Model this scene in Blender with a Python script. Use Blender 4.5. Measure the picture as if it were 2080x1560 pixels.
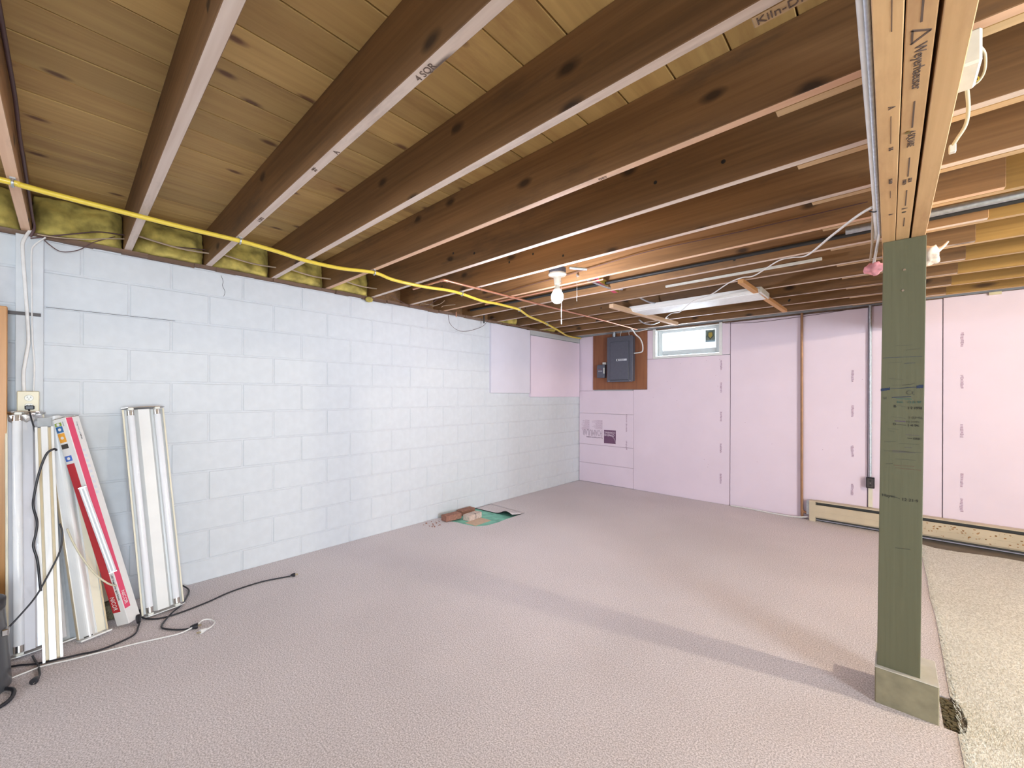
import bpy, bmesh, math, random
from mathutils import Vector, Matrix
random.seed(7)
for o in list(bpy.data.objects): bpy.data.objects.remove(o, do_unlink=True)
S = bpy.context.scene
COL = S.collection
PI = math.pi
# ------------------------------------------------------------------ camera
YAW, ROLL, FPX = -0.7437, 0.0034, 831.84
cam_d = bpy.data.cameras.new('camera'); cam = bpy.data.objects.new('camera', cam_d); COL.objects.link(cam)
cam.location = (3.4787, -0.4645, 1.2889)
fw = Vector((math.sin(YAW), math.cos(YAW), 0)); rt = Vector((math.cos(YAW), -math.sin(YAW), 0)); up = Vector((0, 0, 1))
r2 = rt*math.cos(ROLL) + up*math.sin(ROLL); u2 = up*math.cos(ROLL) - rt*math.sin(ROLL)
cam.rotation_euler = Matrix((r2, u2, -fw)).transposed().to_euler()
cam_d.sensor_width = 36; cam_d.lens = FPX/2080*36; cam_d.shift_y = 23.06/2080; cam_d.clip_start = 0.02
S.camera = cam
# ------------------------------------------------------------------ world, lights, exposure
w = bpy.data.worlds.new('world'); S.world = w; w.use_nodes = True
w.node_tree.nodes['Background'].inputs[0].default_value = (0.80, 0.88, 1.0, 1); w.node_tree.nodes['Background'].inputs[1].default_value = 1.0
S.view_settings.view_transform = 'Standard'; S.view_settings.look = 'None'; S.view_settings.gamma = 1.0
S.view_settings.use_curve_mapping = False; S.view_settings.exposure = 0.46
def area(name, loc, rot, sx, sy, power, col, spread=PI):
    d = bpy.data.lights.new(name, 'AREA'); d.shape = 'RECTANGLE'; d.size = sx; d.size_y = sy; d.energy = power; d.color = col; d.spread = spread
    o = bpy.data.objects.new(name, d); COL.objects.link(o); o.location = loc; o.rotation_euler = rot; return o
def point(name, loc, power, col, rad):
    d = bpy.data.lights.new(name, 'POINT'); d.energy = power; d.color = col; d.shadow_soft_size = rad
    o = bpy.data.objects.new(name, d); COL.objects.link(o); o.location = loc; return o
COOL = (0.76, 0.88, 1.0)
area('daylight_window_seen', (1.585, 5.30, 2.02), (math.radians(90), 0, PI), 1.3, 0.7, 45, COOL)        # behind the small window in view
area('daylight_window_beyond_post', (5.70, 5.25, 1.95), (math.radians(90), 0, PI), 1.3, 0.75, 85, COOL)
area('added_fill_right', (8.25, -0.6, 1.15), (math.radians(90), 0, math.radians(90)), 1.9, 1.9, 305, (0.79, 0.90, 1.0))  # unseen door light, added to brighten the left wall and foreground floor
area('added_fill_near', (1.6, -3.45, 1.75), (math.radians(90), 0, 0), 2.0, 0.8, 16, (0.82, 0.90, 1.0))  # window light added behind the camera as soft fill
point('lamp_right_room', (5.4, 2.35, 2.10), 94, (1.0, 0.87, 0.66), 0.05)
point('bulb_in_view', (1.735, 1.90, 1.89), 27, (0.88, 0.88, 1.0), 0.04)
point('added_fill_behind', (1.9, -1.7, 2.05), 2, (0.95, 0.95, 1.0), 0.04)  # bare point without a fixture, added behind the camera as fill

# ------------------------------------------------------------------ material helpers
def mat(name): 
    m = bpy.data.materials.new(name); m.use_nodes = True
    return m, m.node_tree.nodes, m.node_tree.links, m.node_tree.nodes['Principled BSDF']
def c4(c): return (c[0], c[1], c[2], 1)
def plain(name, col, rough=0.6, metal=0.0, var=0.06, scale=30, bump=0.0, coat=0.0, emis=None, trans=0.0):
    m, N, L, b = mat(name)
    b.inputs['Roughness'].default_value = rough; b.inputs['Metallic'].default_value = metal
    if coat: b.inputs['Coat Weight'].default_value = coat
    if trans: b.inputs['Transmission Weight'].default_value = trans
    tc = N.new('ShaderNodeTexCoord'); n = N.new('ShaderNodeTexNoise'); n.inputs['Scale'].default_value = scale; n.inputs['Detail'].default_value = 5
    L.new(tc.outputs['Object'], n.inputs['Vector'])
    r = N.new('ShaderNodeMapRange'); r.inputs[1].default_value = 0.3; r.inputs[2].default_value = 0.7; r.inputs[3].default_value = 1-var; r.inputs[4].default_value = 1+var
    L.new(n.outputs['Fac'], r.inputs[0])
    h = N.new('ShaderNodeHueSaturation'); h.inputs['Color'].default_value = c4(col); L.new(r.outputs[0], h.inputs['Value']); L.new(h.outputs[0], b.inputs['Base Color'])
    if bump:
        bp = N.new('ShaderNodeBump'); bp.inputs['Strength'].default_value = bump; bp.inputs['Distance'].default_value = 0.003
        L.new(n.outputs['Fac'], bp.inputs['Height']); L.new(bp.outputs[0], b.inputs['Normal'])
    if emis: b.inputs['Emission Color'].default_value = c4(emis[0]); b.inputs['Emission Strength'].default_value = emis[1]
    return m
def wood(name, c1, c2, axis=0, fine=60, knots=0.0, kplane='xy', knotcol=(0.05, 0.02, 0.01), var=0.15, rough=0.65, stain=None, stainamt=0.0, kscale=(3.0, 9.0), bump=0.15, satvar=0.0):
    """grain runs along the object's local axis"""
    m, N, L, b = mat(name); b.inputs['Roughness'].default_value = rough
    tc = N.new('ShaderNodeTexCoord'); oi = N.new('ShaderNodeObjectInfo')
    mul = N.new('ShaderNodeMath'); mul.operation = 'MULTIPLY'; mul.inputs[1].default_value = 37.0; L.new(oi.outputs['Random'], mul.inputs[0])
    add = N.new('ShaderNodeVectorMath'); add.operation = 'ADD'; L.new(tc.outputs['Object'], add.inputs[0]); L.new(mul.outputs[0], add.inputs[1])
    def mp(sl, sc):
        k = N.new('ShaderNodeMapping'); s = [sc, sc, sc]; s[axis] = sl; k.inputs['Scale'].default_value = s
        L.new(add.outputs[0], k.inputs['Vector']); return k
    k1 = mp(0.5, 7); n1 = N.new('ShaderNodeTexNoise'); n1.inputs['Scale'].default_value = 1; n1.inputs['Detail'].default_value = 3; n1.inputs['Distortion'].default_value = 0.6
    L.new(k1.outputs[0], n1.inputs['Vector'])
    k2 = mp(2.0, fine); n2 = N.new('ShaderNodeTexNoise'); n2.inputs['Scale'].default_value = 1; n2.inputs['Detail'].default_value = 4; n2.inputs['Distortion'].default_value = 0.3
    L.new(k2.outputs[0], n2.inputs['Vector'])
    mx = N.new('ShaderNodeMath'); mx.operation = 'ADD'; L.new(n1.outputs['Fac'], mx.inputs[0])
    hf = N.new('ShaderNodeMath'); hf.operation = 'MULTIPLY'; hf.inputs[1].default_value = 0.6; L.new(n2.outputs['Fac'], hf.inputs[0]); L.new(hf.outputs[0], mx.inputs[1])
    rp = N.new('ShaderNodeMapRange'); rp.inputs[1].default_value = 0.55; rp.inputs[2].default_value = 1.05; L.new(mx.outputs[0], rp.inputs[0])
    mc = N.new('ShaderNodeMixRGB'); mc.inputs[1].default_value = c4(c1); mc.inputs[2].default_value = c4(c2); L.new(rp.outputs[0], mc.inputs[0])
    out = mc.outputs[0]
    if stain:
        ks = mp(1.2, 5); ns = N.new('ShaderNodeTexNoise'); ns.inputs['Scale'].default_value = 1; ns.inputs['Detail'].default_value = 6; ns.inputs['Roughness'].default_value = 0.7
        L.new(ks.outputs[0], ns.inputs['Vector']); rs = N.new('ShaderNodeMapRange'); rs.inputs[1].default_value = 0.52; rs.inputs[2].default_value = 0.72; rs.inputs[4].default_value = stainamt
        L.new(ns.outputs['Fac'], rs.inputs[0]); ms = N.new('ShaderNodeMixRGB'); L.new(rs.outputs[0], ms.inputs[0]); L.new(out, ms.inputs[1]); ms.inputs[2].default_value = c4(stain); out = ms.outputs[0]
    if knots:
        kk = mp(kscale[0], kscale[1]); nd = N.new('ShaderNodeTexNoise'); nd.inputs['Scale'].default_value = 2; L.new(kk.outputs[0], nd.inputs['Vector'])
        ad = N.new('ShaderNodeMixRGB'); ad.inputs[0].default_value = 0.10; L.new(kk.outputs[0], ad.inputs[1]); L.new(nd.outputs['Color'], ad.inputs[2])
        sx = N.new('ShaderNodeSeparateXYZ'); L.new(ad.outputs[0], sx.inputs[0]); cx = N.new('ShaderNodeCombineXYZ')
        L.new(sx.outputs['X'], cx.inputs['X']); L.new(sx.outputs['Z' if kplane == 'xz' else 'Y'], cx.inputs['Y'])
        vo = N.new('ShaderNodeTexVoronoi'); vo.voronoi_dimensions = '2D'; vo.inputs['Scale'].default_value = 1; L.new(cx.outputs[0], vo.inputs['Vector'])
        rk = N.new('ShaderNodeMapRange'); rk.inputs[1].default_value = 0.07; rk.inputs[2].default_value = 0.19; rk.inputs[3].default_value = 1; rk.inputs[4].default_value = 0; L.new(vo.outputs['Distance'], rk.inputs[0])
        sp = N.new('ShaderNodeSeparateColor'); L.new(vo.outputs['Color'], sp.inputs[0])
        gt = N.new('ShaderNodeMath'); gt.operation = 'LESS_THAN'; gt.inputs[1].default_value = knots; L.new(sp.outputs[0], gt.inputs[0])
        mm = N.new('ShaderNodeMath'); mm.operation = 'MULTIPLY'; L.new(rk.outputs[0], mm.inputs[0]); L.new(gt.outputs[0], mm.inputs[1])
        m9 = N.new('ShaderNodeMath'); m9.operation = 'MULTIPLY'; m9.inputs[1].default_value = 0.85; L.new(mm.outputs[0], m9.inputs[0])
        mk = N.new('ShaderNodeMixRGB'); L.new(m9.outputs[0], mk.inputs[0]); L.new(out, mk.inputs[1]); mk.inputs[2].default_value = c4(knotcol); out = mk.outputs[0]
    rv = N.new('ShaderNodeMapRange'); rv.inputs[3].default_value = 1-var; rv.inputs[4].default_value = 1+var; L.new(oi.outputs['Random'], rv.inputs[0])
    h = N.new('ShaderNodeHueSaturation'); L.new(out, h.inputs['Color']); L.new(rv.outputs[0], h.inputs['Value'])
    L.new(h.outputs[0], b.inputs['Base Color'])
    bp = N.new('ShaderNodeBump'); bp.inputs['Strength'].default_value = bump; bp.inputs['Distance'].default_value = 0.002; L.new(n2.outputs['Fac'], bp.inputs['Height']); L.new(bp.outputs[0], b.inputs['Normal'])
    return m
def carpet_mat(name, ca, cb, sc, bumpd, patch=0.1, stretch=(1, 1, 1), pale=None):
    m, N, L, b = mat(name); b.inputs['Roughness'].default_value = 0.97; b.inputs['Specular IOR Level'].default_value = 0.1
    tc = N.new('ShaderNodeTexCoord'); mpn = N.new('ShaderNodeMapping'); mpn.inputs['Scale'].default_value = stretch; L.new(tc.outputs['Object'], mpn.inputs[0])
    n = N.new('ShaderNodeTexNoise'); n.inputs['Scale'].default_value = sc; n.inputs['Detail'].default_value = 3; n.inputs['Roughness'].default_value = 0.7; L.new(mpn.outputs[0], n.inputs['Vector'])
    r = N.new('ShaderNodeMapRange'); r.inputs[1].default_value = 0.38; r.inputs[2].default_value = 0.62; L.new(n.outputs['Fac'], r.inputs[0])
    mx = N.new('ShaderNodeMixRGB'); mx.inputs[1].default_value = c4(ca); mx.inputs[2].default_value = c4(cb); L.new(r.outputs[0], mx.inputs[0])
    n2 = N.new('ShaderNodeTexNoise'); n2.inputs['Scale'].default_value = 1.1; n2.inputs['Detail'].default_value = 4; L.new(tc.outputs['Object'], n2.inputs['Vector'])
    r2_ = N.new('ShaderNodeMapRange'); r2_.inputs[1].default_value = 0.35; r2_.inputs[2].default_value = 0.65; r2_.inputs[3].default_value = 1-patch; r2_.inputs[4].default_value = 1+patch; L.new(n2.outputs['Fac'], r2_.inputs[0])
    h = N.new('ShaderNodeHueSaturation'); L.new(mx.outputs[0], h.inputs['Color']); L.new(r2_.outputs[0], h.inputs['Value']); L.new(h.outputs[0], b.inputs['Base Color'])
    bp = N.new('ShaderNodeBump'); bp.inputs['Strength'].default_value = 0.8; bp.inputs['Distance'].default_value = bumpd; L.new(n.outputs['Fac'], bp.inputs['Height']); L.new(bp.outputs[0], b.inputs['Normal'])
    return m

M = {}
M['block'] = plain('painted_block', (0.64, 0.665, 0.695), 0.75, var=0.03, scale=18, bump=0.25)
M['block_grey'] = plain('greyish_block', (0.60, 0.61, 0.64), 0.8, var=0.06, scale=14, bump=0.35)  # slightly greyer tone than the other blocks
M['mortar'] = plain('painted_mortar', (0.62, 0.64, 0.67), 0.85, var=0.04, scale=25, bump=0.3)
M['foam'] = plain('pink_foam_board', (0.80, 0.675, 0.775), 0.7, var=0.025, scale=3)
M['foam_pale'] = plain('pale_side_of_foam_board', (0.70, 0.67, 0.75), 0.7, var=0.03, scale=4)
M['foam_print'] = plain('grey_print_on_foam', (0.50, 0.36, 0.46), 0.8)
M['foam_ink'] = plain('dark_purple_print', (0.17, 0.08, 0.15), 0.8)
M['plank'] = wood('subfloor_pine', (0.42, 0.25, 0.085), (0.60, 0.40, 0.15), axis=1, fine=45, knots=0.28, knotcol=(0.11, 0.035, 0.02), var=0.15, kscale=(4.6, 10), stain=(0.26, 0.115, 0.045), stainamt=0.55)
M['joist'] = wood('old_joist_side', (0.18, 0.092, 0.037), (0.36, 0.19, 0.078), axis=0, fine=70, knots=0.16, kplane='xz', knotcol=(0.03, 0.018, 0.012), var=0.20, kscale=(4.0, 8), stain=(0.085, 0.058, 0.040), stainamt=0.75)
M['joist_edge'] = wood('old_joist_edge_lit', (0.66, 0.52, 0.44), (0.88, 0.76, 0.68), axis=0, fine=60, knots=0.06, var=0.10, kscale=(3, 14), stain=(0.36, 0.29, 0.26), stainamt=0.75)  # pale old wood, lightened further in colour to carry the floor bounce
M['joist_edge_o'] = wood('orange_joist_edge_lit', (0.74, 0.45, 0.29), (0.88, 0.62, 0.44), axis=0, fine=60, knots=0.06, var=0.10, kscale=(3, 14), stain=(0.40, 0.25, 0.18), stainamt=0.6)  # orange is the wood's own; its lightness includes floor bounce
M['joist_r'] = wood('lamp_warmed_joist_side', (0.25, 0.135, 0.033), (0.41, 0.235, 0.062), axis=0, fine=70, knots=0.15, kplane='xz', var=0.15, kscale=(2.2, 9), stain=(0.20, 0.12, 0.05), stainamt=0.3)  # yellower than the left joists: the lamp's warm light mixed into the colour
M['joist_r_edge'] = wood('lamp_warmed_joist_edge', (0.50, 0.33, 0.17), (0.68, 0.48, 0.27), axis=0, fine=60, var=0.1)  # underside yellowed with the same lamp warmth
M['beam'] = wood('beam_lumber', (0.56, 0.33, 0.15), (0.72, 0.46, 0.23), axis=1, fine=70, knots=0.12, var=0.06, kscale=(2, 12), stain=(0.40, 0.20, 0.10), stainamt=0.6)
M['stick'] = wood('light_furring_strip', (0.62, 0.42, 0.26), (0.78, 0.58, 0.40), axis=1, fine=60, var=0.1)
M['stick_orange'] = wood('orange_furring_strip', (0.50, 0.24, 0.08), (0.66, 0.36, 0.15), axis=1, fine=60, var=0.1)
M['sill'] = wood('sill_plate', (0.10, 0.055, 0.035), (0.22, 0.13, 0.08), axis=1, fine=30, var=0.1, stain=(0.30, 0.25, 0.22), stainamt=0.5)
M['ledger'] = wood('grey_board', (0.45, 0.46, 0.47), (0.60, 0.60, 0.60), axis=1, fine=40, var=0.1)
M['plywood'] = wood('red_brown_plywood', (0.19, 0.065, 0.032), (0.34, 0.135, 0.06), axis=2, fine=40, var=0.05, stain=(0.40, 0.17, 0.07), stainamt=0.4)
M['green'] = wood('green_paint', (0.114, 0.112, 0.062), (0.138, 0.134, 0.076), axis=2, fine=90, var=0.0, rough=0.5, stain=(0.18, 0.17, 0.095), stainamt=0.4, bump=0.5)
M['ink_blue'] = plain('blue_marker', (0.02, 0.035, 0.08), 0.6)
M['ink_black'] = plain('black_marker', (0.03, 0.03, 0.025), 0.6)
M['ink_teal'] = plain('teal_marker', (0.03, 0.12, 0.11), 0.6)
M['ink_faint'] = plain('faded_pencil', (0.085, 0.085, 0.06), 0.6)
M['ink_purple'] = plain('purple_crayon', (0.10, 0.07, 0.10), 0.6)
M['ink_red'] = plain('red_crayon', (0.16, 0.07, 0.05), 0.6)
M['stamp'] = plain('lumber_stamp_ink', (0.13, 0.085, 0.065), 0.8)
M['concrete'] = plain('pedestal_concrete', (0.27, 0.235, 0.15), 0.9, var=0.16, scale=22, bump=0.5)
M['concrete_top'] = plain('pale_pedestal_top', (0.62, 0.60, 0.54), 0.85, var=0.08, scale=20, bump=0.3)  # paler than the sides of the block
M['carpet'] = carpet_mat('mauve_grey_carpet', (0.47, 0.42, 0.425), (0.93, 0.865, 0.885), 170, 0.003, 0.05)
M['carpet_under'] = plain('carpet_backing', (0.012, 0.014, 0.014), 0.9)
M['shag'] = carpet_mat('beige_shag_carpet', (0.64, 0.62, 0.54), (0.93, 0.92, 0.85), 130, 0.010, 0.06, stretch=(1, 0.55, 1))
M['slab'] = plain('dusty_concrete_slab', (0.20, 0.17, 0.14), 0.9, var=0.2, scale=9, bump=0.2)
M['teal'] = plain('teal_paint', (0.22, 0.56, 0.44), 0.7, var=0.25, scale=12, bump=0.2)
M['debris'] = plain('dark_debris', (0.14, 0.12, 0.07), 0.95, var=0.4, scale=120, bump=0.6)
M['tan_tile'] = plain('tan_patch', (0.62, 0.45, 0.33), 0.8, var=0.06)
M['brick'] = plain('old_red_brick', (0.33, 0.16, 0.115), 0.9, var=0.28, scale=45, bump=0.7)
M['brick_w'] = plain('whitewashed_brick', (0.62, 0.50, 0.44), 0.9, var=0.25, scale=40, bump=0.7)
M['insul'] = plain('yellow_fibreglass', (0.50, 0.40, 0.105), 0.95, var=0.45, scale=13, bump=1.0)
M['insul_pink'] = plain('pink_fibreglass', (0.78, 0.33, 0.36), 0.95, var=0.35, scale=25, bump=1.0)
M['insul_white'] = plain('pale_insulation_wad', (0.85, 0.70, 0.58), 0.95, var=0.2, scale=25, bump=0.8)
M['white_enamel'] = plain('white_enamel', (0.80, 0.80, 0.79), 0.25, var=0.03, scale=8, coat=0.3)
M['lav_enamel'] = plain('aged_white_enamel', (0.72, 0.71, 0.74), 0.3, var=0.05, scale=6, coat=0.2)
M['cream_enamel'] = plain('cream_enamel', (0.74, 0.69, 0.55), 0.35, var=0.05, scale=8)
M['tan_enamel'] = plain('tan_edge_enamel', (0.62, 0.50, 0.32), 0.4, var=0.04)
M['grey_enamel'] = plain('grey_enamel', (0.42, 0.44, 0.46), 0.4, var=0.06)
M['tube'] = plain('fluorescent_tube_glass', (0.86, 0.87, 0.90), 0.08, var=0.01, coat=0.5)
M['chrome'] = plain('end_cap_metal', (0.60, 0.58, 0.56), 0.25, metal=1.0)
M['galv'] = plain('galvanised_steel', (0.50, 0.54, 0.58), 0.38, metal=0.8, var=0.15, scale=60)
M['dark_metal'] = plain('dark_steel_strap', (0.075, 0.065, 0.065), 0.5, metal=0.4)
M['copper'] = plain('copper_pipe', (0.66, 0.33, 0.22), 0.35, metal=0.75, var=0.12, scale=20)
M['brown_pipe'] = plain('brown_pipe', (0.36, 0.19, 0.10), 0.4, metal=0.4, var=0.15, scale=12)
M['black_pipe'] = plain('black_iron_pipe', (0.035, 0.035, 0.035), 0.5, metal=0.3)
M['yellow'] = plain('yellow_gas_pipe', (0.80, 0.60, 0.07), 0.35, var=0.04, coat=0.2)
M['white_cable'] = plain('white_cable', (0.76, 0.74, 0.72), 0.45)
M['cream_cable'] = plain('cream_cable', (0.62, 0.57, 0.42), 0.5)
M['brown_cable'] = plain('brown_cable', (0.10, 0.05, 0.05), 0.6)
M['tan_cable'] = plain('tan_cable', (0.45, 0.34, 0.24), 0.6)
M['black_cord'] = plain('black_cord', (0.018, 0.018, 0.024), 0.4)
M['beige_plastic'] = plain('beige_plastic', (0.66, 0.58, 0.38), 0.35, var=0.02)
M['brass'] = plain('brass_prong', (0.55, 0.45, 0.22), 0.3, metal=1.0)
M['panel_grey'] = plain('panel_blue_grey', (0.115, 0.12, 0.155), 0.45, var=0.05, metal=0.2)
M['panel_light'] = plain('panel_label', (0.66, 0.68, 0.74), 0.4)
M['red_ink'] = plain('red_ink', (0.5, 0.06, 0.06), 0.6)
M['heater'] = plain('heater_cover', (0.60, 0.50, 0.36), 0.42, var=0.07, scale=7)
M['rust'] = plain('rust_spots', (0.34, 0.16, 0.05), 0.8, var=0.3)
M['fin'] = plain('heater_fins', (0.10, 0.09, 0.08), 0.6)
M['vinyl'] = plain('white_vinyl', (0.66, 0.70, 0.71), 0.35, var=0.02)
M['jamb'] = plain('white_jamb', (0.82, 0.83, 0.81), 0.5, var=0.03)
M['sticker'] = plain('sticker_grey_green', (0.17, 0.20, 0.17), 0.6, var=0.35, scale=60)
M['sticker_d'] = plain('sticker_shield', (0.07, 0.09, 0.07), 0.6)
M['sticker_b'] = plain('sticker_band', (0.24, 0.33, 0.38), 0.6)
M['carton'] = plain('white_carton', (0.76, 0.74, 0.72), 0.5, var=0.02)
M['red'] = plain('carton_red', (0.48, 0.02, 0.03), 0.45, var=0.03)
M['pink'] = plain('carton_pink', (0.72, 0.07, 0.15), 0.45, var=0.03)
M['blue_ic'] = plain('icon_blue', (0.03, 0.14, 0.36), 0.5)
M['blue_ic2'] = plain('icon_violet_blue', (0.07, 0.16, 0.55), 0.5)
M['orange_ic'] = plain('icon_orange', (0.80, 0.36, 0.04), 0.5)
M['green_ic'] = plain('icon_green', (0.26, 0.35, 0.05), 0.5)
M['dark_ic'] = plain('icon_dark', (0.05, 0.045, 0.04), 0.5)
M['oak'] = wood('orange_oak', (0.44, 0.19, 0.045), (0.60, 0.30, 0.09), axis=2, fine=80, var=0.0, rough=0.4)
M['dark_wood'] = wood('dark_brown_panel', (0.10, 0.03, 0.015), (0.16, 0.055, 0.025), axis=2, fine=50, var=0.0)
M['bin'] = plain('dark_grey_plastic', (0.075, 0.08, 0.09), 0.28, var=0.05)
M['white_plastic'] = plain('white_plastic', (0.76, 0.76, 0.70), 0.4)
M['porcelain'] = plain('porcelain', (0.72, 0.68, 0.60), 0.25, coat=0.4)
M['lens'] = plain('ribbed_acrylic', (0.80, 0.80, 0.80), 0.3)
M['bulb'] = plain('lit_bulb', (1, 1, 1), 0.4, emis=((1.0, 0.98, 1.0), 26.0))
M['pinkred'] = plain('pink_red_bar', (0.62, 0.06, 0.14), 0.5)
M['olive'] = plain('olive_edge', (0.36, 0.27, 0.05), 0.6)
M['room_far'] = plain('plain_painted_wall', (0.74, 0.73, 0.70), 0.8, var=0.02)
def glass(name, rough=0.0, alpha=0.15):
    m, N, L, b = mat(name)
    t = N.new('ShaderNodeBsdfTransparent'); g = N.new('ShaderNodeBsdfGlossy'); g.inputs['Roughness'].default_value = 0.03+rough
    mx = N.new('ShaderNodeMixShader'); mx.inputs[0].default_value = alpha; L.new(t.outputs[0], mx.inputs[1]); L.new(g.outputs[0], mx.inputs[2])
    L.new(mx.outputs[0], N['Material Output'].inputs['Surface']); return m
M['glass'] = glass('window_glass', 0, 0.06)
M['film'] = glass('crumpled_plastic_film', 0.12, 0.45)

# ------------------------------------------------------------------ geometry helpers
def new_obj(name, me, parent=None, loc=None, label=None):
    o = bpy.data.objects.new(name, me); COL.objects.link(o)
    if loc is not None: o.location = loc
    if parent is not None: o.parent = parent
    if label: o['label'] = label
    return o
def tag(o, label, cat, group=None, kind=None):
    if label: o['label'] = label
    if cat: o['category'] = cat
    if group: o['group'] = group
    if kind: o['kind'] = kind
    return o
def empty(name, loc=(0, 0, 0), label=None, cat=None, group=None, rot=None):
    o = bpy.data.objects.new(name, None); COL.objects.link(o); o.location = loc; o.empty_display_size = 0.05
    if rot is not None: o.rotation_euler = rot
    return tag(o, label, cat, group)
class MB:
    def __init__(s): s.v = []; s.f = []; s.m = []; s.sm = []
    def add(s, vs, fs, mi=0, smooth=False):
        b = len(s.v); s.v += [tuple(v) for v in vs]
        for i, f in enumerate(fs):
            s.f.append([b+k for k in f]); s.m.append(mi[i] if isinstance(mi, (list, tuple)) else mi); s.sm.append(smooth)
    def box(s, x0, x1, y0, y1, z0, z1, mi=0, bot=None):
        vs = [(x0,y0,z0),(x1,y0,z0),(x1,y1,z0),(x0,y1,z0),(x0,y0,z1),(x1,y0,z1),(x1,y1,z1),(x0,y1,z1)]
        fs = [(0,3,2,1),(4,5,6,7),(0,1,5,4),(1,2,6,5),(2,3,7,6),(3,0,4,7)]
        ms = [mi]*6
        if bot is not None: ms[0] = bot
        s.add(vs, fs, ms); return s
    def chamfer_box(s, x0, x1, y0, y1, z0, z1, c, mi=0, bot=None):
        bm = bmesh.new(); r = bmesh.ops.create_cube(bm, size=1)
        for v in bm.verts: v.co = Vector(((x0+x1)/2+v.co.x*(x1-x0), (y0+y1)/2+v.co.y*(y1-y0), (z0+z1)/2+v.co.z*(z1-z0)))
        bmesh.ops.bevel(bm, geom=bm.edges[:], offset=c, segments=1, affect='EDGES')
        bm.normal_update(); bm.verts.index_update()
        s.add([v.co for v in bm.verts], [[v.index for v in f.verts] for f in bm.faces], [bot if (bot is not None and f.normal.z < -0.9) else mi for f in bm.faces]); bm.free(); return s
    def prism(s, pts, a0, a1, axis='y', mi=0, smooth=False, caps=True, closed=True):
        """pts 2D; axis 'x': pts=(y,z); 'y': pts=(x,z); 'z': pts=(x,y)"""
        def P(p, a): return {'x': (a, p[0], p[1]), 'y': (p[0], a, p[1]), 'z': (p[0], p[1], a)}[axis]
        n = len(pts); vs = [P(p, a0) for p in pts] + [P(p, a1) for p in pts]
        rng = range(n) if closed else range(n-1)
        fs = [(i, (i+1) % n, n+(i+1) % n, n+i) for i in rng]
        s.add(vs, fs, mi, smooth)
        if caps and closed: s.add(vs, [list(range(n))[::-1], list(range(n, 2*n))], mi)
        return s
    def tube(s, path, r, seg=10, mi=0, caps=True, flat=1.0):
        path = [Vector(p) for p in path]; n = len(path); rs = r if isinstance(r, (list, tuple)) else [r]*n
        vs = []; pu = None
        for i, p in enumerate(path):
            t = (path[min(i+1, n-1)]-path[max(i-1, 0)]).normalized()
            if pu is None:
                a = Vector((0, 0, 1)) if abs(t.z) < 0.9 else Vector((1, 0, 0)); u = t.cross(a).normalized()
            else: u = (pu - t*pu.dot(t)).normalized()
            pu = u; v = t.cross(u)
            for k in range(seg):
                an = 2*PI*k/seg; vs.append(p + (u*math.cos(an) + v*math.sin(an)*flat)*rs[i])
        fs = [(i*seg+k, i*seg+(k+1) % seg, (i+1)*seg+(k+1) % seg, (i+1)*seg+k) for i in range(n-1) for k in range(seg)]
        s.add(vs, fs, mi, True)
        if caps: s.add(vs, [list(range(seg))[::-1], list(range((n-1)*seg, n*seg))], mi)
        return s
    def lathe(s, prof, c=(0, 0, 0), seg=24, mi=0, axis='z'):
        vs = []
        for (r, z) in prof:
            for k in range(seg):
                a = 2*PI*k/seg; x, y = r*math.cos(a), r*math.sin(a)
                vs.append({'z': (c[0]+x, c[1]+y, c[2]+z), 'y': (c[0]+x, c[1]+z, c[2]+y), 'x': (c[0]+z, c[1]+x, c[2]+y)}[axis])
        n = len(prof)
        s.add(vs, [(i*seg+k, i*seg+(k+1) % seg, (i+1)*seg+(k+1) % seg, (i+1)*seg+k) for i in range(n-1) for k in range(seg)], mi, True)
        s.add(vs, [list(range(seg))[::-1], list(range((n-1)*seg, n*seg))], mi); return s
    def mesh(s, name, mats):
        me = bpy.data.meshes.new(name); me.from_pydata(s.v, [], s.f)
        for m in (mats if isinstance(mats, (list, tuple)) else [mats]): me.materials.append(m)
        for p, mi, sm in zip(me.polygons, s.m, s.sm): p.material_index = mi; p.use_smooth = sm
        bm = bmesh.new(); bm.from_mesh(me); bmesh.ops.recalc_face_normals(bm, faces=bm.faces); bm.to_mesh(me); bm.free()
        me.update(); return me
    def obj(s, name, mats, parent=None, loc=None, label=None, bevel=0.0):
        o = new_obj(name, s.mesh(name, mats), parent, loc, label)
        if bevel:
            b = o.modifiers.new('bevel', 'BEVEL'); b.width = bevel; b.segments = 2; b.limit_method = 'ANGLE'; b.angle_limit = math.radians(50)
        return o
def smooth_path(pts, n=8):
    P = [Vector(p) for p in pts]; out = []
    for i in range(len(P)-1):
        p0, p1, p2, p3 = P[max(i-1, 0)], P[i], P[i+1], P[min(i+2, len(P)-1)]
        for k in range(n):
            t = k/n
            out.append(0.5*((2*p1)+(-p0+p2)*t+(2*p0-5*p1+4*p2-p3)*t*t+(-p0+3*p1-3*p2+p3)*t**3))
    out.append(P[-1]); return out
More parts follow.
